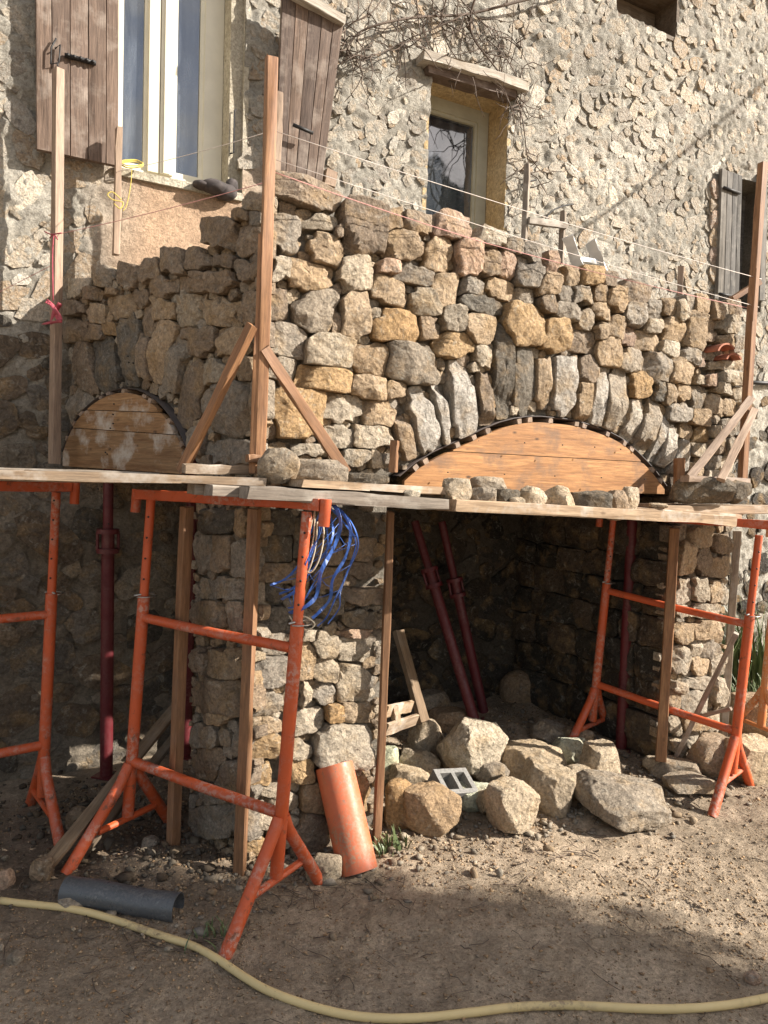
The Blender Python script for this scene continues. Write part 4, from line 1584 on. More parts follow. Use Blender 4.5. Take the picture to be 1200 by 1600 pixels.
tag(beam('thin_pole', on(PF, -.0)(1055, 1186), at_depth(1150, 990, 3.9), .03, .025, M_GREYPLANK, up=(.5, -.8, 0)), 'thin reddish pole leaning before the right pier', 'pole')
tag(beam('thin_stick', on(PF, .05)(1085, 1122), at_depth(1142, 1107, 4.0), .02, .02, M_PALEPOST), 'pale stick lying slanted across right pier foot', 'stick')

# =================================================================== STEEL TRESTLES
def trestle(a, b, top, joint, pins, mid, low, mat, label, spread=.27, lean=0.0):
    """a, b: ground points of the two legs; welded H frame with splayed feet and telescopic head"""
    a, b = np.array(a, float), np.array(b, float)
    a[2] = gz(a[0], a[1])
    b[2] = gz(b[0], b[1])
    t = thing('mason_trestle', label, 'trestle', (a + b) / 2, 'steel mason trestles carrying the deck')
    ax = b - a
    ax[2] = 0
    ax /= np.linalg.norm(ax)
    px_ = np.array([-ax[1], ax[0], 0])
    z = np.array([r0[0] * lean / top, r0[1] * lean / top, 1.0])     # the frame does not stand quite plumb
    ro, ri = .0245, .0185
    for s, (p, sg) in enumerate(((a, -1), (b, 1))):
        m = MB()
        m.add(*tube_geo([p + z * .13, p + z * joint, p + z * pins], ro, 12))
        m.build('leg_tube', mat, t, sharp=40)
        m = MB()
        m.add(*tube_geo([p + z * (pins - .10), p + z * (top - .015)], ri, 12))
        io = m.build('inner_tube', mat, t, sharp=40)
        hm = MB()
        hdir = -np.array([fw[0], fw[1], 0])
        hdir = hdir / np.linalg.norm(hdir)
        for k in range(6):
            c = p + z * (pins + .07 + k * .085)
            if c[2] < top - .04:
                hm.add(*tube_geo([c + hdir * (ri - .004), c + hdir * (ri + .0012)], .0045, 8))
        if hm.n:
            hm.build('pin_holes', M_IRON, io)['kind'] = 'stuff'
        # locking pin: a bent wire loop through the tube
        pn = MB()
        c = p + z * (pins + .006)
        pn.add(*tube_geo([c - px_ * .05, c + px_ * .05, c + px_ * .062 - z * .02], .0045, 6))
        lp = [c + np.array([0, 0, -.006]) + (px_ * math.cos(q) + ax * math.sin(q)) * .048 for q in np.linspace(-.4, 2.9, 9)]
        pn.add(*tube_geo(lp, .003, 5))
        pn.build('locking_pin', M_STEEL, t)
        # feet
        for q in (-1, 1):
            m = MB()
            k0 = p + z * joint + px_ * q * .012
            k1 = p + px_ * q * .05 + z * (joint - .07)
            e = p + px_ * q * spread + ax * sg * .015
            e[2] = gz(e[0], e[1]) - .008
            m.add(*tube_geo([k0, k1, k1 * .55 + e * .45, e], [ro * .95] * 3 + [ro * 1.02], 12))
            m.build('foot', mat, t, sharp=40)
        m = MB()
        f = .58
        m.add(*tube_geo([p + px_ * -spread * f * .93 + z * (joint - .07) * (1 - f), p + px_ * spread * f * .93 + z * (joint - .07) * (1 - f)], .014, 8))
        m.build('foot_tie', mat, t, sharp=40)
    for nm, h, r_ in (('middle_rail', mid, .0195), ('lower_rail', low, .0205)):
        m = MB()
        m.add(*tube_geo([a + ax * ro * .7 + z * h, a * .5 + b * .5 + z * (h - .004), b - ax * ro * .7 + z * h], r_, 12))
        m.build(nm, mat, t, sharp=40)
    m = MB()
    e0, e1 = a - ax * .07 + z * (top + .006), b + ax * .06 + z * (top + .006)
    e0[2] = e1[2] = top + (a[2] + b[2]) / 2 + .006
    beam('head_beam', e0, e1, .042, .042, mat, t)
    for e, sg in ((e0, -1), (e1, 1)):
        m = MB()
        m.add(*tube_geo([e + ax * sg * .018 + z * .020, e + ax * sg * .018 - z * .075], .020, 12))
        m.build('end_stub', mat, t, sharp=40)
    return t


def leg_h(px, py, p):
    """height of a sight point on the vertical through ground point p"""
    d = ray(px, py)
    k = np.dot(np.array(p[:2]), d[:2]) / np.dot(d[:2], d[:2])
    return 1.6 + d[2] * k


tA, tB = G(196, 1330), G(427, 1428)
tr_c = trestle(tA, tB, leg_h(240, 782, tA), leg_h(212, 1200, tA), leg_h(232, 938, tA), leg_h(227, 972, tA), leg_h(217, 1196, tA), M_ORANGE,
               'plaster splashed orange trestle standing closest, blue straps hung on it', lean=.085)
lA = G(64, 1287)
lB = lA + np.array([-.80, -.14, 0])
trestle(lB, lA, leg_h(85, 762, lA), leg_h(70, 1180, lA), leg_h(76, 925, lA), leg_h(72, 958, lA), leg_h(67, 1162, lA), M_ORANGE,
        'orange trestle in the shade at the left edge, half out of view', lean=.055)
rA, rB = G(921, 1178), G(1139, 1246)
trestle(rA, rB, leg_h(1140, 830, rB), leg_h(1143, 1150, rB), leg_h(1165, 962, rB), leg_h(1158, 976, rB), leg_h(1140, 1142, rB), M_ORANGE,
        'clean bright orange trestle half inside the dark opening', lean=.08)
fA = G(1186, 1165)
trestle(fA, fA + np.array([.74, -.12, 0]), leg_h(1200, 820, fA), leg_h(1190, 1075, fA), leg_h(1196, 915, fA), leg_h(1196, 950, fA), leg_h(1190, 1080, fA), M_PALEORANGE,
        'faded pale orange trestle at the right edge beyond the bright one', lean=.06)

# =================================================================== DECK BOARDS
DK = 'boards of the working deck'
def deck(p0, p1, w, h, mat, label, up=(0, 0, 1)):
    o = beam('deck_board', p0, p1, w, h, mat, None, up=up, jit=.0025)
    return tag(o, label, 'plank', DK)


zc = leg_h(240, 782, tA) + .03 + .0
za_ = 1.565
# shaded boards along the left wall (on the left and the near trestle)
deck((-.75, 3.30, za_), (.93, 2.66, za_), .20, .032, M_PLANK, 'orange edged board running along the shaded wall into left edge')
deck((-.75, 3.53, za_ + .002), (.62, 3.005, za_ + .002), .20, .03, M_GREYPLANK, 'second shaded board close to the small arch form')
deck((-.75, 3.76, za_), (.40, 3.325, za_), .20, .03, M_GREYPLANK, 'third shaded board against the left wall under tall post')
deck(on(PF, .10)(287, 733), on(PF, .10)(396, 734), .05, .035, M_PLANK, 'short bright board lying at foot of corner post')
zt = 1.532
deck((.66, 2.725, zt), (2.1, 2.71, zt - .032), .115, .04, M_GREYPLANK, 'grey inner deck board hugging the corner pier')
deck((.69, 2.60, zt - .001), (1.92, 2.58, zt - .030), .125, .04, M_GREYPLANK, 'grey middle deck board with pinkish cement end')
deck((.78, 2.468, zt - .002), (1.55, 2.415, zt - .034), .13, .042, M_GREYPLANK, 'grey front deck board with rounded worn end')
deck((1.57, 2.41, zt - .036), (3.18, 2.40, 1.436), .15, .044, M_PLANK, 'sunlit front deck board reaching the clean right trestle')
deck((2.12, 2.57, zt - .036), (3.45, 2.57, 1.436), .15, .04, M_PLANK, 'sunlit inner deck board behind the row of stones')
deck((.98, 2.53, zt + .032), (1.80, 2.55, zt + .010), .19, .028, M_PLANK, 'orange board laid on top of deck below the diagonal brace')
deck((.98, 2.70, zt + .030), (1.86, 2.70, zt + .006), .12, .026, M_GREYPLANK, 'thin grey board on top of deck against the wall')
deck((2.95, 2.66, 1.478), (4.9, 2.44, 1.50), .22, .04, M_PLANK, 'sunlit board running out of the right edge')
deck((2.35, 2.71, 1.470), (3.85, 2.73, 1.47), .11, .03, M_GREYPLANK, 'narrow dusty board under the big arch form')

# =================================================================== RED STEEL PROPS
def prop(p0, p1, split, label):
    p0, p1 = np.array(p0, float), np.array(p1, float)
    t = thing('steel_prop', label, 'steel prop', p0, 'red adjustable steel props')
    d = p1 - p0
    m = MB()
    m.add(*tube_geo([p0, p0 + d * split], .032, 14))
    m.build('outer_tube', M_RED, t, sharp=40)
    m = MB()
    m.add(*tube_geo([p0 + d * (split - .02), p1], .025, 14))
    m.build('inner_tube', M_RED, t, sharp=40)
    m = MB()
    u = d / np.linalg.norm(d)
    for q in (-.0, .10):
        c = p0 + d * split + u * q * -1
        m.add(*tube_geo([c - u * .012, c + u * .012], .055, 16))
    x = np.cross(u, [0, 1, 0])
    for s in (-1, 1):
        c = p0 + d * split
        m.add(*tube_geo([c + x * s * .05, c + x * s * .05 - u * .10], .008, 8))
    m.build('collar', M_RED, t, sharp=40)
    m = MB()
    m.add(*tube_geo([p0, p0 + u * .008], .075, 4))
    m.build('base_plate', M_RED, t, smooth=False)
    return t


hbp = G(166, 1212)
prop(hbp, np.array([hbp[0] - .01, hbp[1], 1.93]), .66, 'upright dark red prop close to house wall under the left boards')
b0 = G(970, 1172, .03)
prop(b0, np.array([b0[0] + .03, b0[1] + .02, 1.9]), .8, 'red prop standing inside the opening by the right pier')
prop(Yp(742, 1128, 3.55), Yp(648, 815, 3.95), .75, 'thick red prop leaning in the dark opening')
prop(Yp(757, 1118, 3.85), Yp(690, 815, 4.05), .7, 'thin red prop leaning behind another in the dark opening')
prop(G(278, 1225) + np.array([.12, .35, 0]), G(278, 1225) + np.array([.13, .36, 1.9]), .7, 'dark red prop hidden behind the left pier edge')


# =================================================================== ROCKS
def rock_mesh(dims, seed, sub=3, planes=15, rough=1.0, tone='p', blocky=7.0, lo=.80, hi=1.12):
    r = np.random.RandomState(seed)
    bmx = bmesh.new()
    bmesh.ops.create_icosphere(bmx, subdivisions=sub, radius=1.0)
    v = np.array([q.co[:] for q in bmx.verts])
    f = [[q.index for q in p.verts] for p in bmx.faces]
    bmx.free()
    nrm = (np.abs(v) ** blocky).sum(1) ** (1 / blocky)
    v = v / nrm[:, None]
    for k in range(planes):
        n = r.normal(0, 1, 3)
        n /= np.linalg.norm(n)
        d = r.uniform(lo, hi) * (1.0 + .25 * (np.abs(n).sum() - 1))
        e = v @ n - d
        v = v - np.maximum(e, 0)[:, None] * n * .96
    dims = np.array(dims, float)
    v = v * dims
    s = dims.mean()
    dn = v / (np.linalg.norm(v, axis=1)[:, None] + 1e-9)
    q = v / s + seed * .71
    v = v + dn * (fbm(q * 1.5, 2, seed % 50) * .06 + fbm(q * 6, 4, seed % 50 + 9, .75) * .06 - np.abs(fbm(q * 2.6, 2, seed % 50 + 20)) * .07)[:, None] * s * rough
    c = np.tile(tone_col(tone, r), (len(v), 1))
    return v, f, c


def rock(name, x, y, w, h, label, tone='p', depth_ratio=.8, seed=0, cat='boulder', group='boulders heaped before the opening', rot=0., tilt=0., sub=4, lift=0., base=None, planes=24, rough=1.0, blocky=7.0, lo=.80, hi=1.10):
    """rock whose foot shows at photo point (x, y+h/2); w,h are its size in photo pixels"""
    if base is None:
        g = G(x, y + h * .42, lift)
    else:
        g = np.array(base, float)
    k = mpp(g)
    wx, hz_ = w * k / 2, h * k / 2
    v, f, c = rock_mesh((wx, wx * depth_ratio, hz_), seed, sub, planes, rough, tone, blocky, lo, hi)
    R = (Matrix.Rotation(-PSI + rad(rot), 4, 'Z') @ Matrix.Rotation(rad(tilt), 4, 'Y')).to_3x3()
    v = v @ np.array(R).T
    back = np.array([fw[0], fw[1], 0]) * wx * depth_ratio * .55
    o = link(name, mesh(v, f, True, 24, np.clip(c * np.array([1.10, 1.05, .98]), 0, .6)), M_ROCK, None, Matrix.Translation(Vector((g[0] + back[0], g[1] + back[1], g[2] - v[:, 2].min() - hz_ * .17))))
    return tag(o, label, cat, group)


rock('boulder', 742, 1178, 106, 86, 'biggest pale block with shaded flat front in the middle of the heap', 'w', .75, 11, rot=24, tilt=6, sub=5, lift=.06)
rock('boulder', 670, 1270, 106, 74, 'glowing yellow boulder lying at the front left of the heap', 'o', .8, 12, rot=-10, sub=5)
rock('boulder', 800, 1268, 88, 80, 'boxy boulder with shaded front and lit right face at front centre', 'p', .9, 13, rot=35, sub=5)
rock('boulder', 856, 1242, 86, 70, 'pale boulder with lit sloping top wedged behind front centre one', 'p', .8, 14, rot=-25, tilt=15, sub=5)
rock('boulder', 832, 1198, 100, 56, 'low rough topped boulder at back right of the heap', 'p', .8, 15, rot=10, sub=5, lift=.02)
rock('boulder', 938, 1204, 70, 76, 'upright pale boulder perched behind the flat slab', 'p', .8, 16, rot=30, sub=5)
rock('boulder', 980, 1266, 134, 58, 'large flat grey slab boulder nearest the bright right trestle', 'g', 1.0, 17, rot=22, tilt=5, sub=5)
rock('boulder', 662, 1160, 54, 76, 'upright narrow block at the back left of the heap', 'p', .8, 18, rot=25, sub=4, lift=.05)
rock('boulder', 622, 1262, 44, 86, 'tall yellow stone half hidden by the half lit timber', 'y', .8, 19, rot=5, sub=4)
rock('boulder', 640, 1226, 66, 42, 'flat topped stone with round dimple behind the yellow boulder', 'p', .8, 20, rot=0, sub=4, lift=.02)
rock('boulder', 738, 1250, 66, 40, 'small pale wedge between yellow boulder and boxy one', 'w', .8, 21, rot=40, sub=4)
rock('boulder', 655, 1200, 62, 46, 'jagged slanting stone behind the cinder block', 'p', .7, 22, rot=-30, tilt=20, sub=4, lift=.03)
rock('boulder', 603, 1200, 40, 60, 'whitish jagged stone right behind the half lit timber', 'w', .7, 23, rot=15, sub=4, lift=.02)
rock('boulder', 815, 1082, 66, 62, 'round dark boulder against the inner back wall', 'b', .8, 24, base=G(815, 1108, .02), sub=4, blocky=2.4, planes=6, lo=.8)
rock('boulder', 672, 1108, 62, 50, 'dim grey block lying deep in the shade', 'g', .8, 25, rot=30, sub=4, lift=.08)
rock('boulder', 700, 1130, 60, 40, 'low dim stone behind the biggest pale block', 'b', .8, 26, sub=4, lift=.06)
rock('boulder', 868, 1155, 70, 36, 'flat splintered stone in the shade behind the heap', 'g', .8, 27, tilt=12, sub=4, lift=.03)
rock('boulder', 905, 1162, 44, 44, 'small dark lump at foot of the trestle inside the opening', 'b', .8, 28, sub=4, lift=.02)
rock('boulder', 1172, 1192, 76, 74, 'rough pale boulder behind the right trestle feet', 'p', .8, 29, sub=5, rot=15)
rock('boulder', 1118, 1188, 70, 66, 'smooth brown boulder in shade left of trestle feet', 'b', .8, 30, sub=4, rot=15)
rock('boulder', 1060, 1206, 84, 30, 'low flat stone half buried before the right pier', 'g', .7, 31, sub=4)
rock('boulder', 1085, 1232, 90, 24, 'buried stone strip beyond the flat slab', 'g', .7, 32, sub=4)
rock('boulder', 1165, 1120, 66, 66, 'brown boulder beneath the green plants at the right edge', 'b', .8, 33, sub=4, base=G(1172, 1150))
rock('boulder', 505, 1362, 56, 40, 'cream footing stone below the leaning orange pipe', 'p', .8, 34, sub=4)
rock('boulder', 116, 1415, 56, 26, 'grey stone peeping out between grey pipe and hose', 'g', .7, 35, sub=4, rot=12)
rock('boulder', 6, 1378, 26, 36, 'reddish stone at the far left edge on shaded soil', 'r', .8, 36, sub=3)
rock('boulder', 62, 1365, 34, 44, 'brown stone under the lower end of leaning plank', 'b', .7, 37, sub=4)
rock('boulder', 118, 1283, 34, 40, 'dull stone lying behind the leaning plank', 'b', .8, 38, sub=3)
rock('boulder', 232, 1322, 30, 22, 'grey lump of rubble in soil near the leg of near trestle', 'g', .8, 39, sub=3)
rock('boulder', 22, 1500, 26, 18, 'small angular grey stone on bare soil at lower left', 'g', .8, 40, sub=3)
rock('boulder', 1178, 1532, 26, 16, 'small dark red stone on gravel at lower right', 'r', .8, 41, sub=3)

for k, (x, y, w, h, tn, lb_) in enumerate(((905, 1222, 50, 46, 'p', 'pale chunk filling the gap left of the flat slab'), (895, 1178, 60, 40, 'w', 'whitish broken chunk below trestle left foot'), (770, 1215, 50, 40, 'g', 'grey chunk in shadow between biggest block and boxy boulder'),
                                            (700, 1180, 40, 40, 'p', 'cream chunk left of the biggest pale block'), (640, 1180, 34, 36, 'o', 'tan chunk tucked beside upright narrow block'), (760, 1256, 34, 34, 'p', 'wedge of stone at left side of boxy boulder'),
                                            (1030, 1195, 40, 22, 'p', 'flat pale chip at the foot of inner right pier'), (618, 1215, 30, 26, 'p', 'little cream chip behind tall yellow stone'))):
    rock('boulder', x, y, w, h, lb_, tn, .8, 120 + k, sub=4, rot=k * 23, tilt=k * 7 % 20, lift=.03)

# stones waiting on the deck
DS = 'loose stones waiting on the deck'
def deck_stone(x, y, w, h, label, tone, seed, yy=2.40, dr=.8, rot=0, zt_=None, **kw):
    p = Yp(x, y + h / 2, yy)
    z = zt_ if zt_ is not None else p[2]
    rock('loose_stone', x, y, w * 1.06, h * 1.08, label, tone, dr, seed, 'stone', DS, rot, base=(p[0], p[1], z), sub=4, **kw)


deck_stone(434, 714, 62, 52, 'grey shaded lump on deck at foot of corner post', 'g', 61, 2.56, .6, 0, zt + .036)
deck_stone(497, 726, 88, 38, 'long dark flat stone on deck left of brace foot', 'g', 62, 2.55, .45, 0, zt + .032)
deck_stone(568, 741, 74, 18, 'thin dark slab on deck right of brace foot', 'd', 63, 2.52, .5, 0, zt + .032)
deck_stone(714, 768, 44, 42, 'first pale stone at left of the deck row', 'p', 64, 2.43, .8, 20)
deck_stone(752, 776, 46, 30, 'broad low stone second along the deck row', 'g', 65, 2.41, .8, -10)
deck_stone(763, 758, 56, 26, 'mossy flat stone behind the second stone of the row', 'g', 66, 2.55, .8, 10)
deck_stone(790, 780, 40, 32, 'dark pitted stone third along the deck row', 'd', 67, 2.40, .8, 30)
deck_stone(808, 786, 24, 22, 'pale fist sized stone beside the dark pitted one', 'p', 68, 2.36, .8, 0)
deck_stone(832, 782, 42, 38, 'cream faced stone in the middle of the deck row', 'p', 69, 2.39, .7, 25, tilt=15)
deck_stone(872, 784, 44, 42, 'leaning tan slab stone right of the middle', 'p', 70, 2.39, .6, -20, tilt=-25)
deck_stone(924, 786, 58, 42, 'large bluish grey stone of the deck row', 'd', 71, 2.40, .8, 5)
deck_stone(964, 788, 34, 44, 'dark wedge stone second from right in the row', 'b', 72, 2.40, .8, 10)
deck_stone(983, 782, 28, 44, 'pointed tan stone ending the deck row', 'p', 73, 2.44, .8, 30)
deck_stone(644, 772, 24, 16, 'small white square chip under the orange board end', 'w', 74, 2.42, .8, 0)
deck_stone(1098, 765, 92, 38, 'broad dark brown flat stone below the twin braces', 'd', 75, 2.52, .5, 0, planes=6)
deck_stone(1146, 766, 52, 38, 'wet shiny dark stone at right end of deck', 'd', 76, 2.55, .7, 15)
deck_stone(1030, 790, 26, 8, 'flat mortar crumb beside the pointed tan stone', 'p', 77, 2.50, .8, 0)

# cinder block lying among the boulders
cb = G(706, 1232, .10)
k = mpp(cb)
q = MB()
W_, D_, H_, tk = 62 * k / 2, 40 * k / 2 * 1.2, .055, .026
for (a, b, c, d) in ((-W_, W_, -D_, -D_ + tk), (-W_, W_, D_ - tk, D_), (-W_, -W_ + tk, -D_ + tk, D_ - tk), (W_ - tk, W_, -D_ + tk, D_ - tk), (-.006, .014, -D_ + tk, D_ - tk)):
    q.add(*box_geo(a, b, c, d, -H_, H_))
o = q.build('cinder_block', M_BLOCK, None, smooth=False, at=(0, 0, 0))
o.matrix_basis = Matrix.Translation(Vector(cb)) @ Matrix.Rotation(-PSI + rad(25), 4, 'Z') @ Matrix.Rotation(rad(28), 4, 'X') @ Matrix.Rotation(rad(8), 4, 'Y')
tag(o, 'grey hollow cinder block lying open side up among boulders', 'cinder block')

# =================================================================== PIPES, HOSE
g1 = G(560, 1362) + np.array([0, 0, .0])
gt = at_depth(522, 1196, float(np.dot(g1 - CAM, fw)) + .14)
gd = (gt - g1) / np.linalg.norm(gt - g1)
q = MB()
q.add(*pipe_geo(g1 + gd * .0, gt, 33 * mpp(g1) * .94, 33 * mpp(g1) * .94 - .005, 36))
o = q.build('drain_pipe', M_PVC, None, sharp=40)
tag(o, 'short scuffed orange plastic drain pipe leaning on the sunlit pier', 'pipe')
r_ = 21 * mpp(G(190, 1420))
pa, pb = G(104, 1410) + np.array([0, 0, r_ * .95]), G(278, 1436) + np.array([0, 0, r_ * .85])
q = MB()
q.add(*pipe_geo(pa, pb, r_, r_ - .004, 36, .012, 4))
o = q.build('flue_pipe', M_GALV, None, sharp=40)
tag(o, 'dented dark grey pipe lying on the soil in shade', 'pipe')
pts = [(-60, 1404), (0, 1416), (60, 1424), (120, 1432), (180, 1447), (240, 1466), (300, 1484), (340, 1503), (380, 1527), (420, 1550), (470, 1568), (530, 1582), (600, 1590), (670, 1591), (740, 1585), (800, 1578), (870, 1577), (940, 1581), (1010, 1585), (1080, 1585), (1140, 1580), (1190, 1570), (1240, 1556), (1300, 1530)]
hp = []
P_ = [np.array(p, float) for p in pts]
for i in range(1, len(P_) - 2):
    for s in np.linspace(0, 1, 6, endpoint=False):
        a, b_, c, d = P_[i - 1:i + 3]
        hp.append(.5 * ((2 * b_) + (c - a) * s + (2 * a - 5 * b_ + 4 * c - d) * s * s + (-a + 3 * b_ - 3 * c + d) * s ** 3))
q = MB()
hr = .0125
hz_s = [gz(*G(x, y)[:2]) for x, y in hp]
hz_s = np.convolve(np.pad(hz_s, 6, mode='edge'), np.ones(13) / 13, 'valid')
q.add(*tube_geo([(lambda g: (g[0], g[1], zz + hr * .9))(G(x, y)) for (x, y), zz in zip(hp, hz_s)], hr, 14))
tag(q.build('garden_hose', M_HOSE), 'muddy yellow hose snaking across the whole foreground', 'hose')

# =================================================================== STRINGS, STRAPS, CLOTHS
def string(name, pts, r, mat, label):
    q = MB()
    out = []
    pts = [np.array(p) for p in pts]
    for a, b in zip(pts[:-1], pts[1:]):
        L = np.linalg.norm(b - a)
        for s in np.linspace(0, 1, 9)[:-1]:
            out.append(a + (b - a) * s - np.array([0, 0, .006 * L * 4 * s * (1 - s)]))
    out.append(pts[-1])
    q.add(*tube_geo(out, r, 5))
    tag(q.build(name, mat), label, 'string', 'mason lines stretched along the walls')


cpF = on(PF, .11)
string('mason_line', [cpF(424, 203), cpF(1190, 436)], .0016, M_STRING, 'upper white line from the corner post to the end post')
string('mason_line', [cpF(423, 247), cpF(1186, 480)], .0014, M_STRING, 'lower white line running above the wall top')
string('mason_line', [cpF(420, 266), on(PF, .07)(760, 380), on(PF, .09)(1182, 484)], .0018, M_PINK, 'pink line skimming the top stones of sunlit wall')
string('mason_line', [on(PLw, .1)(90, 366), cpF(422, 283)], .0015, M_PINK, 'pinkish line along the top of shaded wall')
string('mason_line', [Yp(184, 268, YH - .18), cpF(423, 205)], .0015, M_STRING, 'thin pale line crossing before the big window')
string('mason_line', [on(PLw, .1)(89, 410), on(PLw, .3)(-30, 470)], .0015, M_PINK, 'thin line from tall left post to the left edge')

def ribbon(q, pts, w, seed):
    r = np.random.RandomState(seed)
    n = len(pts)
    vs, fs = [], []
    for i, p in enumerate(pts):
        t = np.array(pts[min(i + 1, n - 1)]) - np.array(pts[max(i - 1, 0)])
        t /= np.linalg.norm(t)
        side = np.cross(t, fw)
        side /= np.linalg.norm(side)
        nn = np.cross(side, t)
        an = .8 * math.sin(i * .5 + seed)
        s = side * math.cos(an) + nn * math.sin(an)
        for d in (-.0006, .0006):
            m_ = np.cross(s, t)
            vs += [np.array(p) - s * w / 2 + m_ * d, np.array(p) + s * w / 2 + m_ * d]
    for i in range(n - 1):
        a, b = i * 4, i * 4 + 4
        fs += [(a, a + 1, b + 1, b), (a + 3, a + 2, b + 2, b + 3), (a + 1, a + 3, b + 3, b + 1), (a + 2, a, b, b + 2)]
    fs += [(0, 2, 3, 1), (n * 4 - 4, n * 4 - 3, n * 4 - 1, n * 4 - 2)]
    q.add(vs, fs)


def spl(pts, m=5):
    P = [np.array(p, float) for p in pts]
    P = [2 * P[0] - P[1]] + P + [2 * P[-1] - P[-2]]
    out = []
    for i in range(1, len(P) - 2):
        for s in np.linspace(0, 1, m, endpoint=False):
            a, b_, c, d = P[i - 1:i + 3]
            out.append(.5 * ((2 * b_) + (c - a) * s + (2 * a - 5 * b_ + 4 * c - d) * s * s + (-a + 3 * b_ - 3 * c + d) * s ** 3))
    out.append(P[-2])
    return out


D0 = float(np.dot(tB - CAM, fw))
bs = thing('strap_bundle', 'tangle of blue plastic straps and cords hanging from near trestle', 'plastic straps', at_depth(500, 800, D0))
paths = [
 ([(506, 785), (522, 790), (532, 815), (524, 850), (503, 890), (498, 915), (492, 935), (474, 950), (452, 958)], .015, -.02),
 ([(508, 782), (534, 800), (548, 830), (540, 870), (520, 905), (516, 935), (500, 955), (488, 966)], .012, .0),
 ([(505, 790), (500, 830), (484, 870), (480, 895), (466, 920), (440, 937)], .012, -.01),
 ([(503, 795), (482, 840), (468, 880), (445, 905), (422, 914)], .008, .01),
 ([(507, 785), (520, 820), (516, 850), (492, 885), (470, 910), (452, 922), (436, 928)], .009, .02),
 ([(510, 783), (545, 810), (560, 850), (545, 890), (532, 925), (530, 950), (512, 975)], .005, .02),
 ([(508, 785), (540, 820), (556, 850), (540, 900), (524, 935), (510, 965), (496, 978)], .006, .03),
 ([(504, 790), (512, 840), (506, 880), (488, 915), (470, 945), (450, 950)], .006, .03),
 ([(503, 792), (496, 840), (478, 880), (468, 910), (458, 930)], .005, -.03),
]
for k, (pp_, w, dz) in enumerate(paths):
    q = MB()
    s_ = spl(pp_, 5)
    ribbon(q, [at_depth(x, y, D0 - .03 + dz + .02 * math.sin(i * .5)) for i, (x, y) in enumerate(s_)], w * 1.0, k)
    q.build('strap', M_BLUE, bs, smooth=False)
# thin cross threads between the straps
q = MB()
rr = np.random.RandomState(4)
for k in range(30):
    a = spl(paths[rr.randint(0, 8)][0], 5)
    b = spl(paths[rr.randint(0, 8)][0], 5)
    i = rr.randint(5, 24)
    if i < len(a) and i < len(b):
        q.add(*tube_geo([at_depth(a[i][0], a[i][1], D0 - .02), at_depth((a[i][0] + b[i][0]) / 2, (a[i][1] + b[i][1]) / 2 + 4, D0 - .03), at_depth(b[i][0], b[i][1], D0 - .01)], .0012, 4))
q.build('thread', M_BLUE, bs)
q = MB()
for pts_ in ([(495, 785), (484, 830), (472, 870), (470, 890), (480, 896), (492, 860), (496, 815)], [(492, 790), (490, 840), (480, 880), (474, 930), (470, 960), (462, 1010), (448, 1100)],
             [(498, 790), (506, 830), (500, 870), (488, 893), (478, 890), (476, 860), (488, 810)], [(470, 962), (482, 966), (492, 976), (480, 984), (462, 976), (452, 962)]):
    q.add(*tube_geo([at_depth(x, y, D0 - .05) for x, y in spl(pts_, 4)], .0028, 6))
q.build('cord', M_CORD, bs)

# red rag on the tall post, dark cloth and yellow cord on the sill
rg = thing('red_rag', 'faded red rag and cord knotted round the tall left post', 'rag', on(PLw, .16)(82, 485))
q = MB()
for k, pts_ in enumerate(([(72, 470), (84, 480), (90, 500), (80, 505)], [(94, 474), (84, 490), (78, 504)], [(66, 506), (80, 504), (97, 502)], [(84, 482), (92, 492), (94, 500)])):
    ribbon(q, [on(PLw, .15 + .01 * k)(x, y) for x, y in spl(pts_, 4)], .022 if k != 2 else .012, k)
q.build('knot', M_REDCLOTH, rg)
q = MB()
for pts_ in ([(70, 362), (80, 366), (96, 364)], [(78, 372), (84, 366), (90, 374)], [(84, 366), (82, 400), (83, 470)]):
    q.add(*tube_geo([on(PLw, .15)(x, y) for x, y in spl(pts_, 4)], .003, 6))
q.build('cord', M_REDCLOTH, rg)
cl = thing('dark_cloth', 'crumpled dark cloth lying on the window ledge', 'cloth', Yp(345, 300, YH - .05))
for k, (x, y, w, h) in enumerate(((335, 293, 46, 22), (352, 300, 36, 26), (318, 290, 34, 14), (362, 290, 20, 22))):
    c = Yp(x, y, YH - .05)
    kk = mpp(c)
    v, f, cc = rock_mesh((w * kk / 2, w * kk * .4, h * kk / 2), 200 + k, 3, 5, 1.9, 'd', 2.2)
    link('fold', mesh(v, f, True, None), M_DARKCLOTH, cl, Matrix.Translation(Vector(c)))
yc = thing('yellow_cord', 'coil of yellow cord on the sill with an end trailing down', 'cord', Yp(205, 256, YH - .06))
q = MB()
lp = [Yp(206 + 17 * math.cos(a) + 2 * math.sin(3 * a), 256 + 5 * math.sin(a) + 2 * math.sin(a * .31), YH - .06 - .02 * math.sin(a)) for a in np.linspace(0, 19, 70)]
q.add(*tube_geo(lp, .003, 5))
q.build('coil', M_YELLOW, yc)
q = MB()
q.add(*tube_geo([Yp(x, y, YH - .13) for x, y in spl([(206, 262), (204, 290), (198, 320), (192, 330)], 4)], .002, 5))
q.add(*tube_geo([Yp(x, y, YH - .21) for x, y in spl([(190, 312), (176, 300), (168, 304), (176, 312), (192, 316), (188, 326), (178, 318)], 4)], .0028, 5))
q.build('loose_end', M_YELLOW, yc)

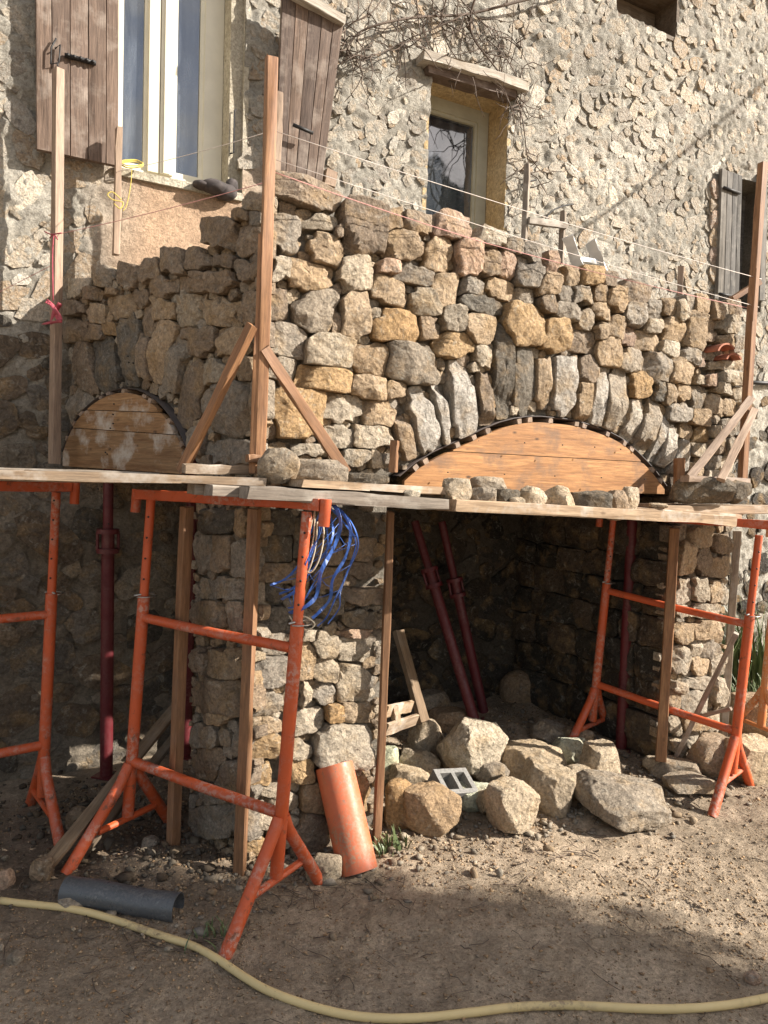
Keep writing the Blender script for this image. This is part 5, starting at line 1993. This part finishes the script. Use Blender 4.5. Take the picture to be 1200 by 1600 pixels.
# =================================================================== BARE VINE
vn = thing('bare_vine', 'leafless climbing vine trailing round the small casement', 'vine', Yp(700, 120, YH - .05))
q = MB()
mains = [([(905, -20), (820, 0), (730, 22), (660, 26), (600, 36), (560, 52), (543, 78), (548, 92)], .010), ([(730, 20), (690, 40), (640, 60), (590, 85), (545, 98)], .005),
         ([(745, -10), (735, 25), (740, 60), (770, 100), (800, 140), (818, 160)], .008), ([(700, -10), (690, 30), (700, 70), (730, 110), (760, 125), (790, 150), (802, 178)], .005),
         ([(650, -10), (655, 40), (665, 75), (700, 90), (735, 105)], .004), ([(800, 140), (815, 180), (822, 230), (826, 270), (818, 330)], .005),
         ([(600, -5), (580, 20), (545, 40), (538, 60), (546, 80), (560, 92)], .004), ([(760, 60), (790, 90), (820, 150), (800, 175)], .004), ([(720, 0), (760, 40), (800, 60), (830, 110)], .004)]
rr = np.random.RandomState(9)
tw = MB()
for k, (pts_, r) in enumerate(mains):
    s_ = spl(pts_, 5)
    P3 = [Yp(x, y, YH - .07 - .03 * math.sin(i * .4 + k)) for i, (x, y) in enumerate(s_)]
    q.add(*tube_geo(P3, list(np.linspace(r, r * .5, len(P3))), 6))
    for j in range(16):
        i = rr.randint(2, len(P3) - 1)
        p = np.array(P3[i])
        d = rr.normal(0, 1, 3) * np.array([1, .35, 1])
        d[2] -= .3
        path = [p]
        for st_ in range(rr.randint(4, 8)):
            d = d / np.linalg.norm(d) + rr.normal(0, .38, 3) * np.array([1, .3, 1])
            p = p + d / np.linalg.norm(d) * rr.uniform(.03, .07)
            p[1] = min(p[1], YH - .035)
            path.append(p)
        tw.add(*tube_geo(path, list(np.linspace(.0045, .0018, len(path))), 4))
q.build('stem', M_TWIG, vn)
tw.build('twigs', M_TWIG, vn)
q = MB()
for pts_ in ([(850, 345), (862, 330), (880, 322), (896, 319)], [(818, 288), (826, 284), (838, 281)]):
    q.add(*tube_geo([Yp(x, y, YH - .06) for x, y in spl(pts_, 4)], .006, 6))
tag(q.build('bent_iron_rod', M_IRON), 'bent iron rod sticking out of house wall above the ladder', 'iron rod')
q = MB()
q.add(*tube_geo([Yp(1158, 597, YH - .03), Yp(1230, 600, YH - .03)], .018, 8))
tag(q.build('wall_pipe', M_IRON), 'thin dark pipe crossing the pale wall behind end post', 'pipe')
# service cable slung off the house: it is out of the picture, its shadow crosses the wall
q = MB()
A_, B_ = Yp(1290, 30, YH), Yp(890, 372, YH)
cab = []
for s in np.linspace(0, 1, 24):
    p = A_ + (B_ - A_) * s + np.array(SUN) * (3.0 + 2.2 * (1 - s)) + np.array([0, 0, -.10 * 4 * s * (1 - s)])
    cab.append(p)
q.add(*tube_geo(cab, .012, 6))
tag(q.build('overhead_cable', M_IRON), 'slack black service cable slung above the yard', 'cable')

# =================================================================== PLANTS, TWIGS, GRAVEL
def blades(name, label, cat, centre, n, hgt, wid, seed, lean=.5, spread=.12):
    r = np.random.RandomState(seed)
    t = thing(name, label, cat, centre, 'green plants along the house foot')
    q = MB()
    for k in range(n):
        b = np.array(centre) + np.array([r.normal(0, spread), r.normal(0, spread * .6), 0])
        an = r.rand() * 6.28
        d = np.array([math.cos(an), math.sin(an), 0])
        h = hgt * r.uniform(.55, 1.1)
        s = np.array([-d[1], d[0], 0])
        ln = r.uniform(.15, 1) * lean
        vs, fs = [], []
        m_ = 6
        for i in range(m_):
            f = i / (m_ - 1)
            p = b + np.array([0, 0, 1]) * h * (f - .28 * ln * f * f) + d * h * ln * f * f
            w = wid * (1 - f ** 2.2) * (.6 + .8 * f * (1 - f) * 2) + .0008
            vs += [p - s * w, p + s * w + d * .002]
        for i in range(m_ - 1):
            fs.append((2 * i, 2 * i + 1, 2 * i + 3, 2 * i + 2))
        q.add(vs, fs)
    q.build('leaves', M_BLADE, t)


for k, (x, y, n, h, w, la_) in enumerate(((1146, 1080, 60, .75, .012, 'tall strappy green plant just right of the end pier'), (1176, 1075, 60, .70, .014, 'dense strappy green plant behind the right trestle leg'),
                                        (1205, 1090, 50, .5, .02, 'broad leaved green plant at the right edge'), (1165, 1110, 70, .26, .006, 'low grassy tuft under the strappy plants'), (1195, 1125, 70, .22, .006, 'low grassy tuft by the brown boulder'))):
    g = G(x, y)
    g[1] = min(g[1], YH - .12)
    blades('strappy_plant' if k < 3 else 'grass_tuft', la_, 'plant', g, n, h, w, 50 + k)
g = G(608, 1330)
blades('weed', 'small greyish weed at the foot of the half lit timber', 'plant', g, 46, .09, .005, 60, .8, .05)
g = G(345, 1468)
blades('weed', 'few grass blades at the foot of near trestle', 'plant', g, 26, .06, .003, 61, .9, .05)

rr = np.random.RandomState(3)
q = MB()
for k in range(420):
    if k < 300:
        x, y = rr.uniform(-.3, 4.2), rr.uniform(1.2, 3.1)
    else:
        c = [G(480, 1400), G(90, 1380), G(870, 1330), G(240, 1475)][k % 4]
        x, y = c[0] + rr.normal(0, .16), c[1] + rr.normal(0, .12)
    an = rr.rand() * 6.28
    L = rr.uniform(.03, .13)
    p = np.array([x, y, 0])
    pts_ = []
    for s in range(4):
        pts_.append((p[0], p[1], gz(p[0], p[1]) + .004 + rr.rand() * .008))
        an += rr.normal(0, .35)
        p = p + np.array([math.cos(an), math.sin(an), 0]) * L / 3
    q.add(*tube_geo(pts_, rr.uniform(.0008, .0022), 4))
o = q.build('dry_litter', M_TWIG)
o['kind'] = 'stuff'
o['label'] = 'dry twigs and straw scattered over the yard'

ICO_V, ICO_F = None, None
bmx = bmesh.new()
bmesh.ops.create_icosphere(bmx, subdivisions=1, radius=1)
ICO_V = np.array([v.co[:] for v in bmx.verts])
ICO_F = np.array([[v.index for v in f.verts] for f in bmx.faces])
bmx.free()


OCT_V = np.array([(1, 0, 0), (-.6, .8, 0), (-.6, -.8, .1), (.1, .1, .9), (0, 0, -.9)], float)
OCT_F = np.array([(0, 1, 3), (1, 2, 3), (2, 0, 3), (1, 0, 4), (2, 1, 4), (0, 2, 4)])
ROCK_V = ICO_V * np.random.RandomState(44).uniform(.6, 1.25, (12, 1))


def pebbles(name, label, pos, rad_, cols, mat, seed, BV=None, BF=None):
    BV = ICO_V if BV is None else BV
    BF = ICO_F if BF is None else BF
    nv = len(BV)
    r = np.random.RandomState(seed)
    n = len(pos)
    V = np.tile(BV, (n, 1, 1))
    V = V * r.uniform(.5, 1.25, (n, 1, 3)) * r.uniform(.55, 1.3, (n, nv, 1))
    an = r.rand(n) * 6.28
    c, s = np.cos(an)[:, None], np.sin(an)[:, None]
    x, y = V[:, :, 0] * c - V[:, :, 1] * s, V[:, :, 0] * s + V[:, :, 1] * c
    V = np.stack([x, y, V[:, :, 2] * .75], 2) * np.array(rad_)[:, None, None] + np.array(pos)[:, None, :]
    Fc = (BF[None] + (np.arange(n) * nv)[:, None, None]).reshape(-1, 3)
    me = bpy.data.meshes.new('mesh')
    V = V.reshape(-1, 3)
    me.vertices.add(len(V))
    me.vertices.foreach_set('co', V.ravel())
    me.loops.add(len(Fc) * 3)
    me.loops.foreach_set('vertex_index', Fc.ravel())
    me.polygons.add(len(Fc))
    me.polygons.foreach_set('loop_start', np.arange(len(Fc)) * 3)
    me.update(calc_edges=True)
    a = me.color_attributes.new('Col', 'FLOAT_COLOR', 'POINT')
    cc = np.ones((len(V), 4), np.float32)
    cc[:, :3] = np.repeat(cols, nv, axis=0)
    a.data.foreach_set('color', cc.ravel())
    o = link(name, me, mat)
    o['kind'] = 'stuff'
    o['label'] = label
    return o


n = 110000
x, y = rr.uniform(-.8, 5.6, n), rr.uniform(.95, 3.9, n)
dens = fbm(np.column_stack([x * 1.6, y * 1.6, np.zeros(n)]), 3, 71)
k_ = (dens + rr.normal(0, .35, n) > -.2)
x, y = x[k_], y[k_]
r_ = np.clip(np.exp(rr.normal(math.log(.0040), .5, len(x))), .0018, .017)
cols = np.array([tone_col(c, rr) for c in rr.choice(list('ppobgo'), len(x))]) * np.array([.84, .75, .65])
pebbles('gravel', 'loose gravel and chippings covering the yard', np.column_stack([x, y, ground_z(x, y) + r_ * .25]), r_, cols, M_GRAVEL, 5, OCT_V, OCT_F)
# rubble crumbs round the heap, the pier foot and along the house
n = 3200
cen = [(1.9, 2.95, .55, .3), (2.6, 3.0, .5, .35), (.75, 2.95, .25, .25), (3.4, 2.75, .35, .2), (.4, 3.6, .3, .3), (2.3, 3.7, .6, .3), (1.15, 2.72, .25, .06), (2.2, 2.62, .6, .10)]
ch = rr.randint(0, len(cen), n)
x = np.array([cen[c][0] + rr.normal(0, cen[c][2]) for c in ch])
y = np.array([cen[c][1] + rr.normal(0, cen[c][3]) for c in ch])
r_ = np.clip(np.exp(rr.normal(math.log(.0105), .5, n)), .004, .032)
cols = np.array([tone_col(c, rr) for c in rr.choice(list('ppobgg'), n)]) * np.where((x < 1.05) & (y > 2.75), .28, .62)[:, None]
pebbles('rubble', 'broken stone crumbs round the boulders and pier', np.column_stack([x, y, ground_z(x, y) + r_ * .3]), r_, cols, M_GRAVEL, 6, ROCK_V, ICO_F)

# =================================================================== TREES ACROSS THE YARD (behind the photographer; they shade the foreground)
HS = np.array([SUN.x, SUN.y, 0]) / math.hypot(SUN.x, SUN.y)
QS = np.array([-HS[1], HS[0], 0])
P0 = 8.0
prof = [(0, .4, 2.40), (3.0, .0, 2.46), (4.2, -.1, 2.50), (4.6, -.1, 2.70), (4.8, -.1, 2.86), (5.0, 0, 2.95), (5.3, .0, 2.83), (5.65, .1, 2.74), (6.2, .2, 2.76), (6.8, .5, 2.45), (7.1, .8, 2.0), (7.6, 1.2, 1.45)]
tree = thing('conifer_tree', 'broad dense evergreen shading the near yard', 'tree', HS * P0 + QS * 1.25)
q = MB()
q.add(*tube_geo([HS * P0 + QS * 1.25, HS * P0 + QS * 1.25 + np.array([0, 0, 4]), HS * P0 + QS * 1.3 + np.array([0, 0, 7.0])], [.22, .15, .04], 10))
q.build('trunk', M_BARK, tree)
core = MB()
hh = [p[0] for p in prof]
vs, fs = [], []
nn = 18
lev = np.linspace(.15, 7.45, 26)
for h in lev:
    q0, q1 = np.interp(h, hh, [p[1] for p in prof]) + .14, np.interp(h, hh, [p[2] for p in prof]) - .12
    c, w = (q0 + q1) / 2, (q1 - q0) / 2
    for k in range(nn):
        an = 2 * math.pi * k / nn
        p = HS * (P0 + math.sin(an) * w * .75) + QS * (c + math.cos(an) * w) + np.array([0, 0, h])
        vs.append(p)
vs = np.array(vs)
for i in range(len(lev) - 1):
    for k in range(nn):
        k2 = (k + 1) % nn
        fs.append((i * nn + k, i * nn + k2, (i + 1) * nn + k2, (i + 1) * nn + k))
fs.append(tuple(range(nn - 1, -1, -1)))
fs.append(tuple((len(lev) - 1) * nn + k for k in range(nn)))
vs = vs + fbm(vs * 1.5, 3, 5)[:, None] * np.array([.08, .08, .06])
core.add(vs, fs)
rr = np.random.RandomState(12)
for k in range(9000):
    h = rr.uniform(.3, 7.55)
    q0, q1 = np.interp(h, hh, [p[1] for p in prof]), np.interp(h, hh, [p[2] for p in prof])
    c, w = (q0 + q1) / 2, (q1 - q0) / 2
    an = rr.rand() * 6.283
    rr_ = w * rr.uniform(.86, 1.02)
    p = HS * (P0 + math.sin(an) * rr_ * .75) + QS * (c + math.cos(an) * rr_) + np.array([0, 0, h])
    d1 = rr.normal(0, 1, 3)
    d1 /= np.linalg.norm(d1)
    d2 = np.cross(d1, rr.normal(0, 1, 3))
    d2 /= np.linalg.norm(d2)
    s = rr.uniform(.04, .10)
    core.add([p - d1 * s, p + d2 * s * .35, p + d1 * s, p - d2 * s * .35], [(0, 1, 2, 3)])
crown = core.build('crown', M_LEAF, tree)
# a slimmer one far across the yard, seen only as a reflection in the big window
w_ = Yp(293, 70, yw1)
dr = w_ - CAM
dr[1] = -dr[1]
dr[2] = 0
dr /= np.linalg.norm(dr)
far = w_ + dr * 42
far[2] = 0
t2 = tree.copy()
COL.objects.link(t2)
t2.location = Vector(far)
t2.scale = (.8, .8, 1.45)
t2['label'] = 'slim tall evergreen far across the yard'
for ch in list(tree.children):
    c = ch.copy()
    COL.objects.link(c)
    c.parent = t2
